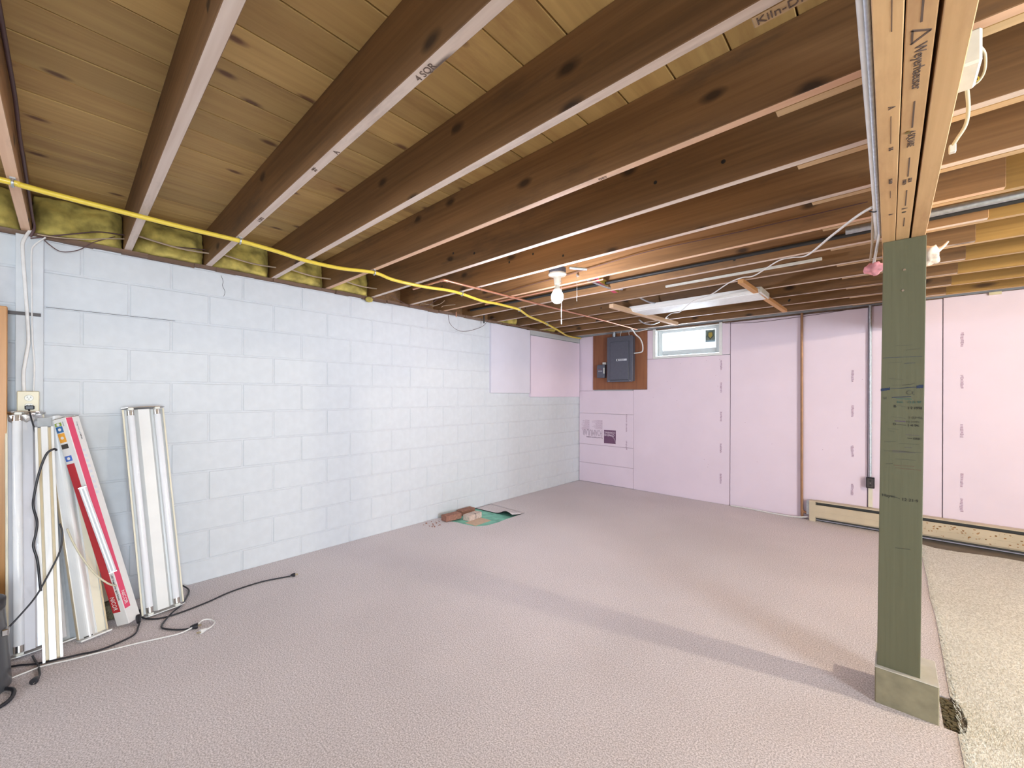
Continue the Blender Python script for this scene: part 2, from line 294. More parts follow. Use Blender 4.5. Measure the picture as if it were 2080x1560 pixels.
def text(body, size, origin, ex, ey, m, parent, name='lettering', space=1.0, outline=False, ext=0.0006, align='LEFT', sx=1.0):
    """flat lettering: local x along ex, up along ey"""
    cu = bpy.data.curves.new('t', 'FONT'); cu.body = body; cu.size = size; cu.extrude = ext; cu.resolution_u = 3; cu.space_character = space; cu.align_x = align
    if outline: cu.fill_mode = 'NONE'; cu.bevel_depth = outline; cu.bevel_resolution = 0; cu.extrude = 0
    t = bpy.data.objects.new('t', cu); COL.objects.link(t)
    dg = bpy.context.evaluated_depsgraph_get(); me = bpy.data.meshes.new_from_object(t.evaluated_get(dg))
    bpy.data.objects.remove(t); bpy.data.curves.remove(cu)
    ex, ey = Vector(ex).normalized(), Vector(ey).normalized(); ez = ex.cross(ey)
    mtx = Matrix.Translation(Vector(origin)) @ Matrix((ex*sx, ey, ez)).transposed().to_4x4()
    me.transform(mtx); me.materials.clear(); me.materials.append(m); me.name = name
    return new_obj(name, me, parent)

# ================================================================== SETTING
JY0, PITCH, JT, ZB, ZT = -0.2299, 0.4064, 0.038, 2.1755, 2.410
XR, YF, YB = 8.0, -3.2, 4.829
# floor slab
fl = MB().box(-0.2, XR+0.2, YF-0.2, YB+0.25, -0.15, -0.009).obj('floor', M['slab']); fl['kind'] = 'structure'
MB().box(0.0, 0.62, 2.10, 3.0, -0.0092, -0.0084).obj('painted_patch', M['teal'], fl)
# --- left block wall: mortar backing plus individual blocks
wl = MB().box(-0.20, -0.0042, YF-0.2, YB+0.03, -0.009, 2.155).obj('wall_left', M['mortar']); wl['kind'] = 'structure'
H = 0.2032; h0 = 0.1473
def block_mesh(l, z0, z1, m):
    return MB().chamfer_box(-0.03, 0.0, 0.005, l-0.005, z0+0.005, z1-0.005, 0.0035).mesh('block', m)
cache = {}
def block(y, l, z0, z1, m, key):
    k = (round(l, 3), round(z1-z0, 3), key)
    if k not in cache: cache[k] = block_mesh(l, 0, z1-z0, m)
    o = new_obj('block', cache[k], wl, (random.uniform(-0.0008, 0.0012), y, z0)); return o
yend = YB+0.02
for r in range(0, 11):
    z0 = h0+(r-1)*H if r else -0.008; z1 = h0+r*H
    if r == 10: z1 = 2.150
    # vertical joints: odd half-block index in even row etc.  (row line n=7 -> joints at odd k below it)
    par = 0 if r % 2 == 0 else 1           # r = course index; measured joints: course between lines 6 and 7 (r=7) has odd k
    k0 = -16+par
    y = k0*H
    while y < yend:
        a, b_ = max(y, YF-0.1), min(y+2*H, yend)
        if b_-a > 0.03:
            if a >= -1.6: block(a, b_-a, z0, z1, M['block_grey'] if (b_ < -0.58 and r > 5) else M['block'], 'g' if (b_ < -0.58 and r > 5) else 'w')
            else: pass
        y += 2*H
MB().box(-0.0035, 0.0, YF-0.1, -1.75, 0, 2.15).obj('plain_painted_stretch', M['block'], wl)
# hairline crack in the top course
MB().tube(smooth_path([(0.0012, 0.272, 2.13), (0.0012, 0.285, 2.09), (0.0012, 0.280, 2.06), (0.0012, 0.296, 2.02), (0.0012, 0.288, 1.985)], 3), 0.0011, 4).obj('crack', M['dark_metal'], wl)
MB().box(0.0, 0.0008, -0.545, 0.02, 1.773, 1.7755).obj('crack', M['dark_metal'], wl)
# foam boards at the far end of the left wall
MB().chamfer_box(0, 0.030, 2.92, 3.632, 1.318, 2.139, 0.0015).obj('foam_board', M['foam_pale'], wl, label='pale foam board higher on the block wall')
MB().chamfer_box(0, 0.033, 3.646, 4.79, 1.270, 2.075, 0.0015).obj('foam_board', M['foam'], wl, label='pink foam board in the corner of the block wall')
MB().box(0.0, 0.022, 3.645, 4.79, 2.085, 2.150).obj('ledger_board', M['ledger'], wl)
# sill plate, ragged mortar line
sb = MB()
ys = [YF-0.1]+[-1.2+i*0.12 for i in range(int((yend+1.2)/0.12)+1)]+[yend]
for a, b_ in zip(ys[:-1], ys[1:]): sb.box(-0.20, 0.022+random.uniform(-0.006, 0.012), a, b_, 2.150+random.uniform(-0.004, 0.004), 2.1745)
t1 = sb.obj('trim_1', M['sill']); t1['kind'] = 'structure'
# rim joist behind insulation
t2 = MB().box(-0.20, -0.14, YF-0.2, YB+0.03, 2.1755, 2.41).obj('trim_2', M['joist']); t2['kind'] = 'structure'

# --- back wall with foam boards
WY0 = 4.860
wb = MB()
wb.box(-0.2, XR+0.2, WY0, WY0+0.22, -0.009, 1.78)
wb.box(-0.2, 1.165, WY0, WY0+0.22, 1.78, 2.41); wb.box(2.012, 5.25, WY0, WY0+0.22, 1.78, 2.41); wb.box(6.15, XR+0.2, WY0, WY0+0.22, 1.78, 2.41)
wb.box(1.165, 2.012, WY0, WY0+0.22, 2.19, 2.41); wb.box(5.25, 6.15, WY0, WY0+0.22, 2.19, 2.41)
wb = wb.obj('wall_back', M['block_grey']); wb['kind'] = 'structure'
g = 0.0022
def foam(x0, x1, z0, z1, label=None, dy=0.0, m=None):
    return MB().chamfer_box(x0+g, x1-g, YB-dy, WY0-0.001, z0+g*0.7, z1-g*0.7, 0.0015).obj('foam_board', m or M['foam'], wb, label=label)
foam(0.006, 0.889, 0.000, 0.284); foam(0.006, 0.889, 0.284, 0.562); lg = foam(0.006, 0.889, 0.562, 1.026, 'pink foam board printed with upside-down maker lettering', 0.002); foam(0.006, 0.889, 1.026, 1.360)
foam(0.006, 0.250, 1.360, 2.172, None, 0.001)
# L-shaped board under the window
lb = MB().prism([(0.889+g, 0.0), (2.102-g, 0.0), (2.102-g, 1.777), (1.084, 1.777), (1.084, 1.372), (0.889+g, 1.372)], YB+0.001, WY0-0.001, 'y').obj('foam_board', M['foam'], wb)
foam(1.082, 1.160, 1.779, 2.165); foam(2.013, 2.102, 1.784, 2.160)
foam(2.104, 3.330, 0.0, 2.158, None, -0.001); foam(3.330, 3.832, 0.0, 2.166, None, 0.0015); foam(3.834, 5.050, 0.0, 2.172, None, 0.0)
foam(5.050, 5.235, 0.0, 2.172); foam(5.235, 6.165, 0.0, 1.78); foam(6.165, 7.4, 0.0, 2.172); foam(7.4, 8.0, 0, 2.172)
# plate above boards
t3 = MB().box(-0.2, XR+0.2, YB+0.005, WY0+0.2, 2.160, 2.1755).obj('trim_3', M['sill']); t3['kind'] = 'structure'
# upside-down print on the foam board
yp = YB-0.0030
MX, MZ = (-1, 0, 0), (0, 0, -1)
lp = MB(); lp.box(0.433, 0.622, yp, YB-0.002, 0.600, 0.792)
logo = lp.obj('printed_square', M['foam_ink'], lg)
text('OWENS', 0.046, (0.600, yp-0.0006, 0.735), MX, MZ, M['foam'], logo, 'lettering')
text('CORNING', 0.040, (0.613, yp-0.0006, 0.770), MX, MZ, M['foam'], logo, 'lettering', sx=0.93)
arc = [(0.617-0.115*(math.sin(a)), yp-0.0008, 0.715-0.108*(1-math.cos(a))) for a in [i*PI/2/10 for i in range(11)]]
MB().tube([(0.505+0.115*math.cos(i*PI/20), yp-0.0005, 0.605+0.115*math.sin(i*PI/20)) for i in range(11)], 0.0022, 5).obj('curved_line', M['foam'], logo)
text('FOAMULAR', 0.125, (0.408, yp, 0.780), MX, MZ, M['foam_ink'], lg, 'lettering', outline=0.0012, sx=0.52)
text('Extruded Polystyrene Insulation', 0.026, (0.408, yp, 0.678), MX, MZ, M['foam_ink'], lg, 'lettering', sx=0.82)
for (xa, xb, za, n) in ((0.405, 0.215, 0.930, 14), (0.185, 0.038, 0.925, 15)):
    lm = MB(); z = za
    for i in range(n):
        wd = (xa-xb)*random.uniform(0.55, 1.0) if i not in (0, 3) else (xa-xb)*0.5
        x = xa
        while x > xa-wd:
            s_ = random.uniform(0.012, 0.03); lm.box(max(x-s_, xa-wd), x, yp, YB-0.0018, z-0.0042, z); x -= s_+0.004
        z -= 0.0098
    lm.obj('small_print', M['foam_print'], lg)
# faint printed columns
for (xc, zs) in ((0.785, (0.90, 1.03, 0.66)), (2.005, (1.72, 1.45, 1.10, 0.72, 0.36)), (3.215, (1.55, 1.2, 0.8, 0.42)), (3.95, (1.85, 1.48, 1.05, 0.62, 0.40))):
    for z in zs:
        lm = MB(); zz = z
        for i in range(9):
            l_ = random.uniform(0.006, 0.013); lm.box(xc-random.uniform(0.004, 0.011), xc+random.uniform(0.004, 0.011), YB-0.0030, YB-0.0004, zz-l_, zz); zz -= l_+0.004
        lm.obj('small_print', M['foam_print'], wb)
# nail dimples
nm = MB()
for i in range(26):
    x = random.uniform(0.95, 2.05) if i < 18 else random.uniform(2.2, 3.7); z = random.uniform(1.2, 1.74) if i < 14 else random.uniform(0.2, 1.6)
    nm.lathe([(0.0035, -0.001), (0.0035, 0.0)], (x, YB, z), 6, axis='y')
no = nm.obj('nail_dimples', M['foam_print'], wb); no['kind'] = 'stuff'
# --- right wall and near wall, each with an opening added for fill light
wr = MB(); X0, X1 = XR, XR+0.2
wr.box(X0, X1, YF-0.2, -1.55, -0.009, 2.41); wr.box(X0, X1, 0.35, WY0+0.2, -0.009, 2.41); wr.box(X0, X1, -1.55, 0.35, 2.1, 2.41); wr.box(X0, X1, -1.55, 0.35, -0.009, 0.15)
wr = wr.obj('wall_right', M['room_far']); wr['kind'] = 'structure'
wf = MB(); wf.box(-0.2, 0.6, YF-0.2, YF, -0.009, 2.41); wf.box(2.6, XR+0.2, YF-0.2, YF, -0.009, 2.41); wf.box(0.6, 2.6, YF-0.2, YF, -0.009, 1.35); wf.box(0.6, 2.6, YF-0.2, YF, 2.15, 2.41)
wf = wf.obj('wall_near', M['room_far']); wf['kind'] = 'structure'

# --- ceiling: subfloor backing, planks, joists
ce = MB().box(-0.2, XR+0.2, YF-0.2, WY0+0.22, 2.432, 2.46).obj('ceiling', M['joist']); ce['kind'] = 'structure'
PW = 0.1795; px0 = 1.842-12*PW
ymid = (YF+WY0)/2; ln = (WY0-YF)/2
pc = {}
i = 0; x = px0
while x < XR+0.1:
    # planks are butted at staggered joists
    cuts = [YF-0.1]; 
    j = random.choice([0, 1, 2, 3])
    yy = JY0+PITCH*(3*j-6)+JT/2
    while yy < WY0: 
        if yy > YF+0.5: cuts.append(yy)
        yy += PITCH*random.choice([9, 10, 12])
    cuts.append(WY0)
    for a, b_ in zip(cuts[:-1], cuts[1:]):
        o = MB().chamfer_box(0.0024, PW-0.0024, 0, b_-a-0.001, 0, 0.022, 0.0022).obj('plank', M['plank'], ce, (x, a, 2.4095+random.uniform(0, 0.0015)))
    x += PW; i += 1
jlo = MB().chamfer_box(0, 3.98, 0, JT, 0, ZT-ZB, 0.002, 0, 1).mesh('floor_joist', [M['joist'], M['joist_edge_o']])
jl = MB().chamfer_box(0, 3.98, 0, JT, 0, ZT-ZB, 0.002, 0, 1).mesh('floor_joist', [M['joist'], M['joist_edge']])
jr = MB().chamfer_box(0, XR-3.215, 0, JT, 0, ZT-ZB, 0.002, 0, 1).mesh('floor_joist', [M['joist_r'], M['joist_r_edge']])
JL, JR = {}, {}
for m_ in range(-7, 13):
    y = JY0+PITCH*m_
    if y+JT > WY0: continue
    # left joists bear on the sill and run past the beam to x = 3.84
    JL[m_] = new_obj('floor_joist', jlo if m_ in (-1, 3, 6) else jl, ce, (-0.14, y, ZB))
    if y+2*JT < WY0: JR[m_] = new_obj('floor_joist', jr, ce, (3.216+(0.022 if m_ == 2 else 0), y+JT+0.0005, ZB+random.uniform(-0.001, 0.001)))
# stamps on joist edges
def stamp(parent_joist, body, size, x, y, ex=(1, 0, 0), ey=(0, -1, 0), z=ZB, sx=1.0):
    p = parent_joist.location
    return text(body, size, (x-p.x, y-p.y, z-p.z-0.0006), ex, ey, M['stamp'], parent_joist, 'lumber_stamp', sx=sx)
stamp(JR[2], 'Kiln-Dried', 0.032, 3.245, JY0+PITCH*2+2*JT-0.008)
stamp(JL[1], 'A', 0.030, 1.98, JY0+PITCH*1+0.033); stamp(JL[1], 'OREG\nSTD', 0.011, 1.80, JY0+PITCH*1+0.016); stamp(JL[1], '4 SQR', 0.03, 2.50, JY0+PITCH*1+0.033); stamp(JL[1], 'A DRY', 0.024, 1.10, JY0+PITCH*1+0.03)
stamp(JL[3], 'DRY', 0.02, 2.60, JY0+PITCH*3+0.03)
# drilled holes / nails on the far joists (sides)
for m_ in (4, 5, 7, 8, 9, 10, 11, 12):
    if m_ not in JL: continue
    nm = MB()
    for k in range(4):
        xx = random.uniform(0.6, 3.2); zz = random.uniform(0.03, 0.16)
        nm.lathe([(0.009, -0.0008), (0.009, 0.0)], (xx, -0.0002, zz), 8, axis='y')
    nm.obj('bored_hole', M['black_pipe'], JL[m_])
# bent nails and knots against plank undersides
# --- window 1 (in view)
w1 = empty('window_1'); w1['kind'] = 'structure'
f = MB(); y0, y1 = YB-0.004, 5.06
f.box(1.160, 1.200, y0, y1, 1.780, 2.172); f.box(1.980, 2.014, y0, y1, 1.780, 2.172); f.box(1.200, 1.980, y0, y1, 1.780, 1.808); f.box(1.200, 1.980, y0+0.02, y1, 2.150, 2.172)
f.obj('jamb', M['jamb'], w1, bevel=0.002)
s1 = MB(); yy0, yy1 = 4.905, 4.950
s1.box(1.203, 1.262, yy0, yy1, 1.822, 2.149); s1.box(1.922, 1.977, yy0, yy1, 1.822, 2.149); s1.box(1.262, 1.922, yy0, yy1, 1.822, 1.884); s1.box(1.262, 1.922, yy0, yy1, 2.115, 2.149)
sash = s1.obj('sash', M['vinyl'], w1, bevel=0.004)
MB().box(1.27, 1.34, yy0-0.004, yy0, 1.825, 1.835).obj('vinyl_lip', M['grey_enamel'], sash)
MB().box(1.262, 1.922, 4.928, 4.932, 1.884, 2.115).obj('pane', M['glass'], w1)
stk = MB().box(1.797, 1.908, 4.9255, 4.9275, 1.960, 2.108).obj('window_sticker', M['sticker'], w1, label='grey-green square sticker with a shield')
MB().prism([(1.818, 2.088), (1.888, 2.088), (1.892, 2.03), (1.853, 1.985), (1.814, 2.03)], 4.9245, 4.9255, 'y').obj('shield_emblem', M['sticker_d'], stk)
MB().prism([(1.832, 2.075), (1.874, 2.075), (1.878, 2.035), (1.853, 2.004), (1.828, 2.035)], 4.9238, 4.9245, 'y').obj('shield_emblem', M['olive'], stk)
MB().box(1.797, 1.908, 4.9245, 4.9255, 1.960, 1.982).obj('lower_band', M['sticker_b'], stk)
# --- window 2 (beyond the post, out of frame), frame of the door added to let in fill light
w2 = MB(); w2.box(5.25, 5.29, YB, 5.06, 1.78, 2.172); w2.box(6.11, 6.15, YB, 5.06, 1.78, 2.172); w2.box(5.29, 6.11, YB, 5.06, 1.78, 1.81); w2.box(5.29, 6.11, YB, 5.06, 2.15, 2.172)
w2 = w2.obj('window_2', M['jamb']); w2['kind'] = 'structure'
d1 = MB(); 
for (a, b_) in ((-1.55, -1.47), (-0.64, -0.56), (0.27, 0.35)): d1.box(XR, XR+0.06, a, b_, 0.15, 2.1)
d1.box(XR, XR+0.06, -1.47, 0.27, 0.15, 0.24); d1.box(XR, XR+0.06, -1.47, 0.27, 2.02, 2.1)
d1 = d1.obj('added_door_1', M['vinyl']); d1['kind'] = 'structure'

# --- carpets
def poly_slab(name, pts, z0, z1, mats, parent=None):
    bm = bmesh.new(); vs = [bm.verts.new((p[0], p[1], z1)) for p in pts]; fc = bm.faces.new(vs)
    bmesh.ops.triangulate(bm, faces=[fc]); r = bmesh.ops.extrude_face_region(bm, geom=bm.faces[:])
    for v in [e for e in r['geom'] if isinstance(e, bmesh.types.BMVert)]: v.co.z = z0
    bmesh.ops.recalc_face_normals(bm, faces=bm.faces)
    me = bpy.data.meshes.new(name); bm.to_mesh(me); bm.free(); me.materials.append(mats); return new_obj(name, me, parent)
edge = [(3.677, 1.852), (3.676, 1.60), (3.672, 0.9), (3.668, 0.0), (3.665, YF+0.005)]
pts = [(0.001, YF+0.005), (0.001, 2.20)]
pts += [(0.10, 2.17), (0.26, 2.215), (0.40, 2.235), (0.50, 2.262), (0.555, 2.36), (0.565, 2.50), (0.550, 2.64), (0.545, 2.942), (0.30, 2.946), (0.001, 2.950)]
pts += [(0.002, 4.2), (0.012, 4.824), (2.86, 4.824), (2.87, 4.80), (3.40, 4.79), (3.674, 4.73), (3.679, 4.1), (3.683, 3.6), (3.676, 3.3), (3.685, 3.0), (3.681, 2.6), (3.676, 2.094), (3.640, 2.090), (3.640, 1.852)]
pts += edge
cp = poly_slab('carpet', pts, -0.008, 0.0, M['carpet']); tag(cp, 'mauve-grey low pile carpet covering most of the floor', 'carpet')
# lifted flap beside the hole
fm = MB(); nx, ny = 14, 8; vs = []
for j in range(ny+1):
    for i_ in range(nx+1):
        u, v = i_/nx, j/ny
        x = 0.004+u*0.538; y = 2.70+0.04*u + v*(2.938-2.70-0.04*u)
        lift = 0.050*math.exp(-((u-0.86)/0.16)**2)*(1-v)**1.6
        vs.append((x, y-0.01*lift/0.05, 0.0005+lift))
fs = [(j*(nx+1)+i_, j*(nx+1)+i_+1, (j+1)*(nx+1)+i_+1, (j+1)*(nx+1)+i_) for j in range(ny) for i_ in range(nx)]
fm.add(vs, fs, 0, True)
flp = fm.obj('flap', [M['carpet'], M['carpet_under']], cp, label='cut carpet flap with a curled corner')
sol = flp.modifiers.new('s', 'SOLIDIFY'); sol.thickness = 0.007; sol.offset = -1; sol.material_offset = 1; sol.material_offset_rim = 1
# beige shag, uneven edges, thick pile
bpts = [(3.676, 4.60), (3.6825, 3.6), (3.6755, 3.3), (3.6845, 3.0), (3.6805, 2.6), (3.676, 2.11), (3.700, 2.06), (3.712, 1.95), (3.700, 1.87), (3.6765, 1.84), (3.6765, 1.60), (3.672, 0.9), (3.668, 0.0), (3.665, YF+0.01), (XR-0.005, YF+0.01), (XR-0.005, 4.55)]
x = XR-0.2
while x > 3.75: bpts.append((x, 4.575+0.035*math.sin(x*3.1)+0.02*math.sin(x*11))); x -= 0.13
sc = poly_slab('carpet', bpts, -0.008, 0.003, M['shag']); tag(sc, 'thick cream shag carpet to the right of the post', 'carpet')
# pile tufts along the near-camera edge of the shag, as one strand mass
tm = MB(); rnd = random.Random(3)
for k in range(5200):
    x = 3.684+abs(rnd.gauss(0, 0.010)) if k < 2200 else rnd.uniform(3.69, 5.4); y = rnd.uniform(0.4, 4.58) if k < 2200 else rnd.uniform(0.9, 4.55)
    z = 0.0025; a = rnd.uniform(0, 2*PI); l_ = rnd.uniform(0.008, 0.017); dx, dy = math.cos(a)*l_*0.7, math.sin(a)*l_*0.7
    tm.add([(x-dy*0.18, y+dx*0.18, z), (x+dy*0.18, y-dx*0.18, z), (x+dx, y+dy, z+l_*0.6)], [(0, 1, 2)], 0)
to = tm.obj('pile', M['shag'], sc); to['kind'] = 'stuff'
# debris strip between carpets by the pedestal
dm = MB(); 
for k in range(160):
    x = 3.645+abs(rnd.gauss(0, 0.022)); y = rnd.uniform(1.87, 2.085); s_ = rnd.uniform(0.002, 0.0065); dm.box(x-s_, x+s_, y-s_, y+s_, -0.009, -0.009+s_*rnd.uniform(0.6, 1.6))
do = dm.obj('crumbled_debris', M['debris']); tag(do, 'crumbled debris in the carpet gap beside the pedestal', 'debris', kind='stuff')

# ================================================================== STRUCTURE THINGS
# beam of three boards
bt = empty('support_beam', (3.52, 0.8, 1.94), 'three-ply lumber beam under the joists, resting on the green post', 'beam')
def sub(p, v): return (v[0]-p.location.x, v[1]-p.location.y, v[2]-p.location.z)
bx = [(3.4555, 3.4965), (3.4985, 3.5385), (3.5450, 3.5865)]
boards = []
for k, (a, b_) in enumerate(bx):
    o = MB().chamfer_box(0, b_-a, 0, WY0-YF-0.02, 0, 0.2345, 0.0015).obj('board', M['beam'], bt, sub(bt, (a, YF+0.01, 1.94+(0.001 if k == 1 else 0))))
    boards.append(o)
PYv = (0, 1, 0); PXv = (1, 0, 0)
def bstamp(k, body, size, x, y, sx=1.0, nm='lumber_stamp'):
    p = boards[k]; w_ = (p.location.x+bt.location.x, p.location.y+bt.location.y, p.location.z+bt.location.z)
    return text(body, size, (x-w_[0], y-w_[1], -0.0008), PYv, PXv, M['stamp'], p, nm, sx=sx)
bstamp(1, 'Weyerhaeuser', 0.024, 3.513, 0.600, 1.05)
bstamp(1, '4-SQUARE', 0.020, 3.512, 0.935, 0.95)
bstamp(1, 'KILN\nDRIED', 0.012, 3.520, 1.235, 1.2)
bstamp(1, 'A', 0.022, 3.510, 1.490); bstamp(0, 'A', 0.018, 3.476, 0.785); bstamp(0, 'S4S', 0.013, 3.477, 0.99); bstamp(0, 'STAND', 0.012, 3.477, 1.20); bstamp(0, 'A', 0.018, 3.477, 1.52)
def bshape(k, pts):
    p = boards[k]; m_ = MB(); m_.prism([(x-p.location.x-bt.location.x, y-p.location.y-bt.location.y) for x, y in pts], -0.0008, 0.0, 'z'); return m_.obj('lumber_stamp', M['stamp'], p)
# triangle logo and rules
T = [(3.507, 0.592), (3.5325, 0.572), (3.507, 0.553)]
for (p, q) in ((T[0], T[1]), (T[1], T[2])):
    d = Vector((q[0]-p[0], q[1]-p[1])); n_ = Vector((-d.y, d.x)).normalized()*0.0022
    bshape(1, [(p[0]-n_.x, p[1]-n_.y), (q[0]-n_.x, q[1]-n_.y), (q[0]+n_.x, q[1]+n_.y), (p[0]+n_.x, p[1]+n_.y)])
d = None
bshape(1, [(3.507, 0.553), (3.507, 0.592), (3.510, 0.590), (3.510, 0.555)])
for (ya, yb) in ((0.40, 0.54), (0.80, 0.92), (1.09, 1.22), (1.33, 1.47), (1.60, 1.70)): bshape(1, [(3.5175, ya), (3.5205, ya), (3.5205, yb), (3.5175, yb)])
for (ya, yb) in ((0.45, 0.53), (0.83, 0.97), (1.30, 1.36)): bshape(0, [(3.4805, ya), (3.4817, ya), (3.4817, yb), (3.4805, yb)])
MB().lathe([(0.006, -0.003), (0.004, 0.0)], (3.5115-boards[1].location.x-bt.location.x, 0.935-boards[1].location.y-bt.location.y, 0), 10).obj('nail_head', M['brass'], boards[1])
MB().lathe([(0.006, -0.0012), (0.006, 0.0)], (3.5165-boards[1].location.x-bt.location.x, 1.535-boards[1].location.y-bt.location.y, 0), 10).obj('bolt_hole', M['black_pipe'], boards[1])

# post: slightly leaning green box post
pt = empty('support_post', (3.511, 1.94, 0.150), 'olive green painted wooden post with height marks on a concrete block', 'post')
zb_, zt_ = 0.150, 1.939
pm = MB(); B0 = (3.4445, 3.5755); B1 = (3.4600, 3.5895); ya, yb = 1.872, 1.99
nz = 10; vs = []
for k in range(nz+1):
    t_ = k/nz; xa = B0[0]+(B1[0]-B0[0])*t_; xb = B0[1]+(B1[1]-B0[1])*t_; z = zb_+(zt_-zb_)*t_
    vs += [(xa-3.511, ya-1.94, z-0.15), (xb-3.511, ya-1.94, z-0.15), (xb-3.511, yb-1.94, z-0.15), (xa-3.511, yb-1.94, z-0.15)]
fs = [(4*k+i_, 4*k+(i_+1) % 4, 4*(k+1)+(i_+1) % 4, 4*(k+1)+i_) for k in range(nz) for i_ in range(4)]
pm.add(vs, fs); pm.add(vs, [(3, 2, 1, 0), (4*nz, 4*nz+1, 4*nz+2, 4*nz+3)])
shaft = pm.obj('shaft', M['green'], pt, bevel=0.002)
for (x, z) in ((3.525, 1.812), (3.521, 1.727)):
    MB().lathe([(0.0045, -0.002), (0.0045, 0.0)], (x-3.511, ya-1.94, z-0.15), 10, axis='y').obj('screw_head', M['chrome'], pt)
yq = ya-1.94-0.0009
def mark(x0, x1, z0, z1, t_, m, jag=0.0):
    n_ = 8; up_, lo = [], []
    for i_ in range(n_+1):
        u = i_/n_; x = x0+(x1-x0)*u; z = z0+(z1-z0)*u+random.uniform(-jag, jag); th = t_*(0.7+0.5*random.random())
        up_.append((x-3.511, z-0.15+th/2)); lo.append((x-3.511, z-0.15-th/2))
    MB().prism(up_+lo[::-1], yq, yq+0.0012, 'y').obj('height_mark', m, shaft)
def scrib(body, size, x, z, m, sx=1.0): text(body, size, (x-3.511, yq, z-0.15), (1, 0, 0.0), (0, 0, 1), m, shaft, 'handwriting', sx=sx, ext=0.0004)
mark(3.4535, 3.482, 1.317, 1.322, 0.011, M['ink_blue'], 0.0008); mark(3.480, 3.562, 1.321, 1.328, 0.0018, M['ink_blue']); mark(3.562, 3.5815, 1.329, 1.331, 0.013, M['ink_blue'], 0.001)
mark(3.519, 3.558, 1.335, 1.343, 0.0017, M['ink_faint']); mark(3.49, 3.55, 1.336, 1.339, 0.001, M['ink_faint'])
mark(3.488, 3.546, 1.2855, 1.2895, 0.0024, M['ink_blue']); mark(3.50, 3.548, 1.281, 1.279, 0.002, M['ink_teal'])
scrib('Eric', 0.012, 3.504, 1.263, M['ink_teal']); scrib('12·21·97', 0.0115, 3.535, 1.263, M['ink_teal'])
scrib('B', 0.015, 3.494, 1.244, M['ink_black']); mark(3.505, 3.536, 1.252, 1.246, 0.0009, M['ink_faint']); scrib('1·2 1998', 0.015, 3.536, 1.238, M['ink_black'], 0.8)
scrib('bl', 0.014, 3.463, 1.278, M['ink_faint']); scrib('Ct', 0.024, 3.531, 1.298, M['ink_faint'])
mark(3.486, 3.53, 1.205, 1.200, 0.0012, M['ink_faint']); scrib('1·27·96', 0.014, 3.538, 1.198, M['ink_faint'])
mark(3.498, 3.53, 1.188, 1.186, 0.004, M['ink_purple']); scrib('12·24·95', 0.011, 3.532, 1.182, M['ink_faint'])
scrib('D', 0.013, 3.492, 1.170, M['ink_black']); mark(3.502, 3.532, 1.175, 1.171, 0.0014, M['ink_black']); scrib('1·4·96', 0.014, 3.535, 1.167, M['ink_black'])
mark(3.475, 3.51, 1.156, 1.152, 0.001, M['ink_faint']); mark(3.48, 3.496, 1.146, 1.143, 0.0012, M['ink_faint'])
mark(3.530, 3.570, 1.133, 1.131, 0.0012, M['ink_purple']); mark(3.535, 3.549, 1.119, 1.118, 0.0018, M['ink_black']); scrib('ERIC', 0.012, 3.553, 1.114, M['ink_black'])
for (a, b_, z, m_) in ((3.465, 3.50, 1.098, 'ink_faint'), (3.51, 3.57, 1.094, 'ink_faint'), (3.527, 3.548, 1.08, 'ink_purple'), (3.49, 3.54, 1.065, 'ink_purple'), (3.49, 3.56, 1.058, 'ink_purple'), (3.465, 3.58, 1.061, 'ink_faint'), (3.50, 3.56, 1.03, 'ink_faint'), (3.47, 3.492, 1.006, 'ink_black'), (3.495, 3.556, 1.003, 'ink_red'), (3.50, 3.575, 0.993, 'ink_red'), (3.475, 3.52, 1.43, 'ink_faint'), (3.46, 3.578, 1.452, 'ink_blue'), (3.525, 3.558, 1.426, 'ink_blue'), (3.48, 3.52, 1.365, 'ink_faint'), (3.5, 3.55, 1.50, 'ink_faint'), (3.53, 3.57, 1.48, 'ink_faint'), (3.50, 3.545, 0.66, 'ink_black')):
    mark(a, b_, z, z+random.uniform(-0.005, 0.004), 0.0013, M[m_])
scrib('Hayes', 0.0165, 3.459, 0.868, M['ink_black']); mark(3.495, 3.514, 0.872, 0.866, 0.0016, M['ink_black']); scrib('12·21·9', 0.0165, 3.519, 0.860, M['ink_black'])
# concrete pedestal
pdl = MB().chamfer_box(-0.095, 0.095, -0.109, 0.109, -0.009, 0.1485, 0.004).obj('concrete_pedestal', M['concrete'], None, (3.533, 1.959, 0.0)); tag(pdl, 'square concrete block under the green post, between the two carpets', 'pedestal')
MB().chamfer_box(-0.095, 0.095, -0.109, 0.109, 0.1475, 0.1498, 0.0008).obj('pale_top', M['concrete_top'], pdl)

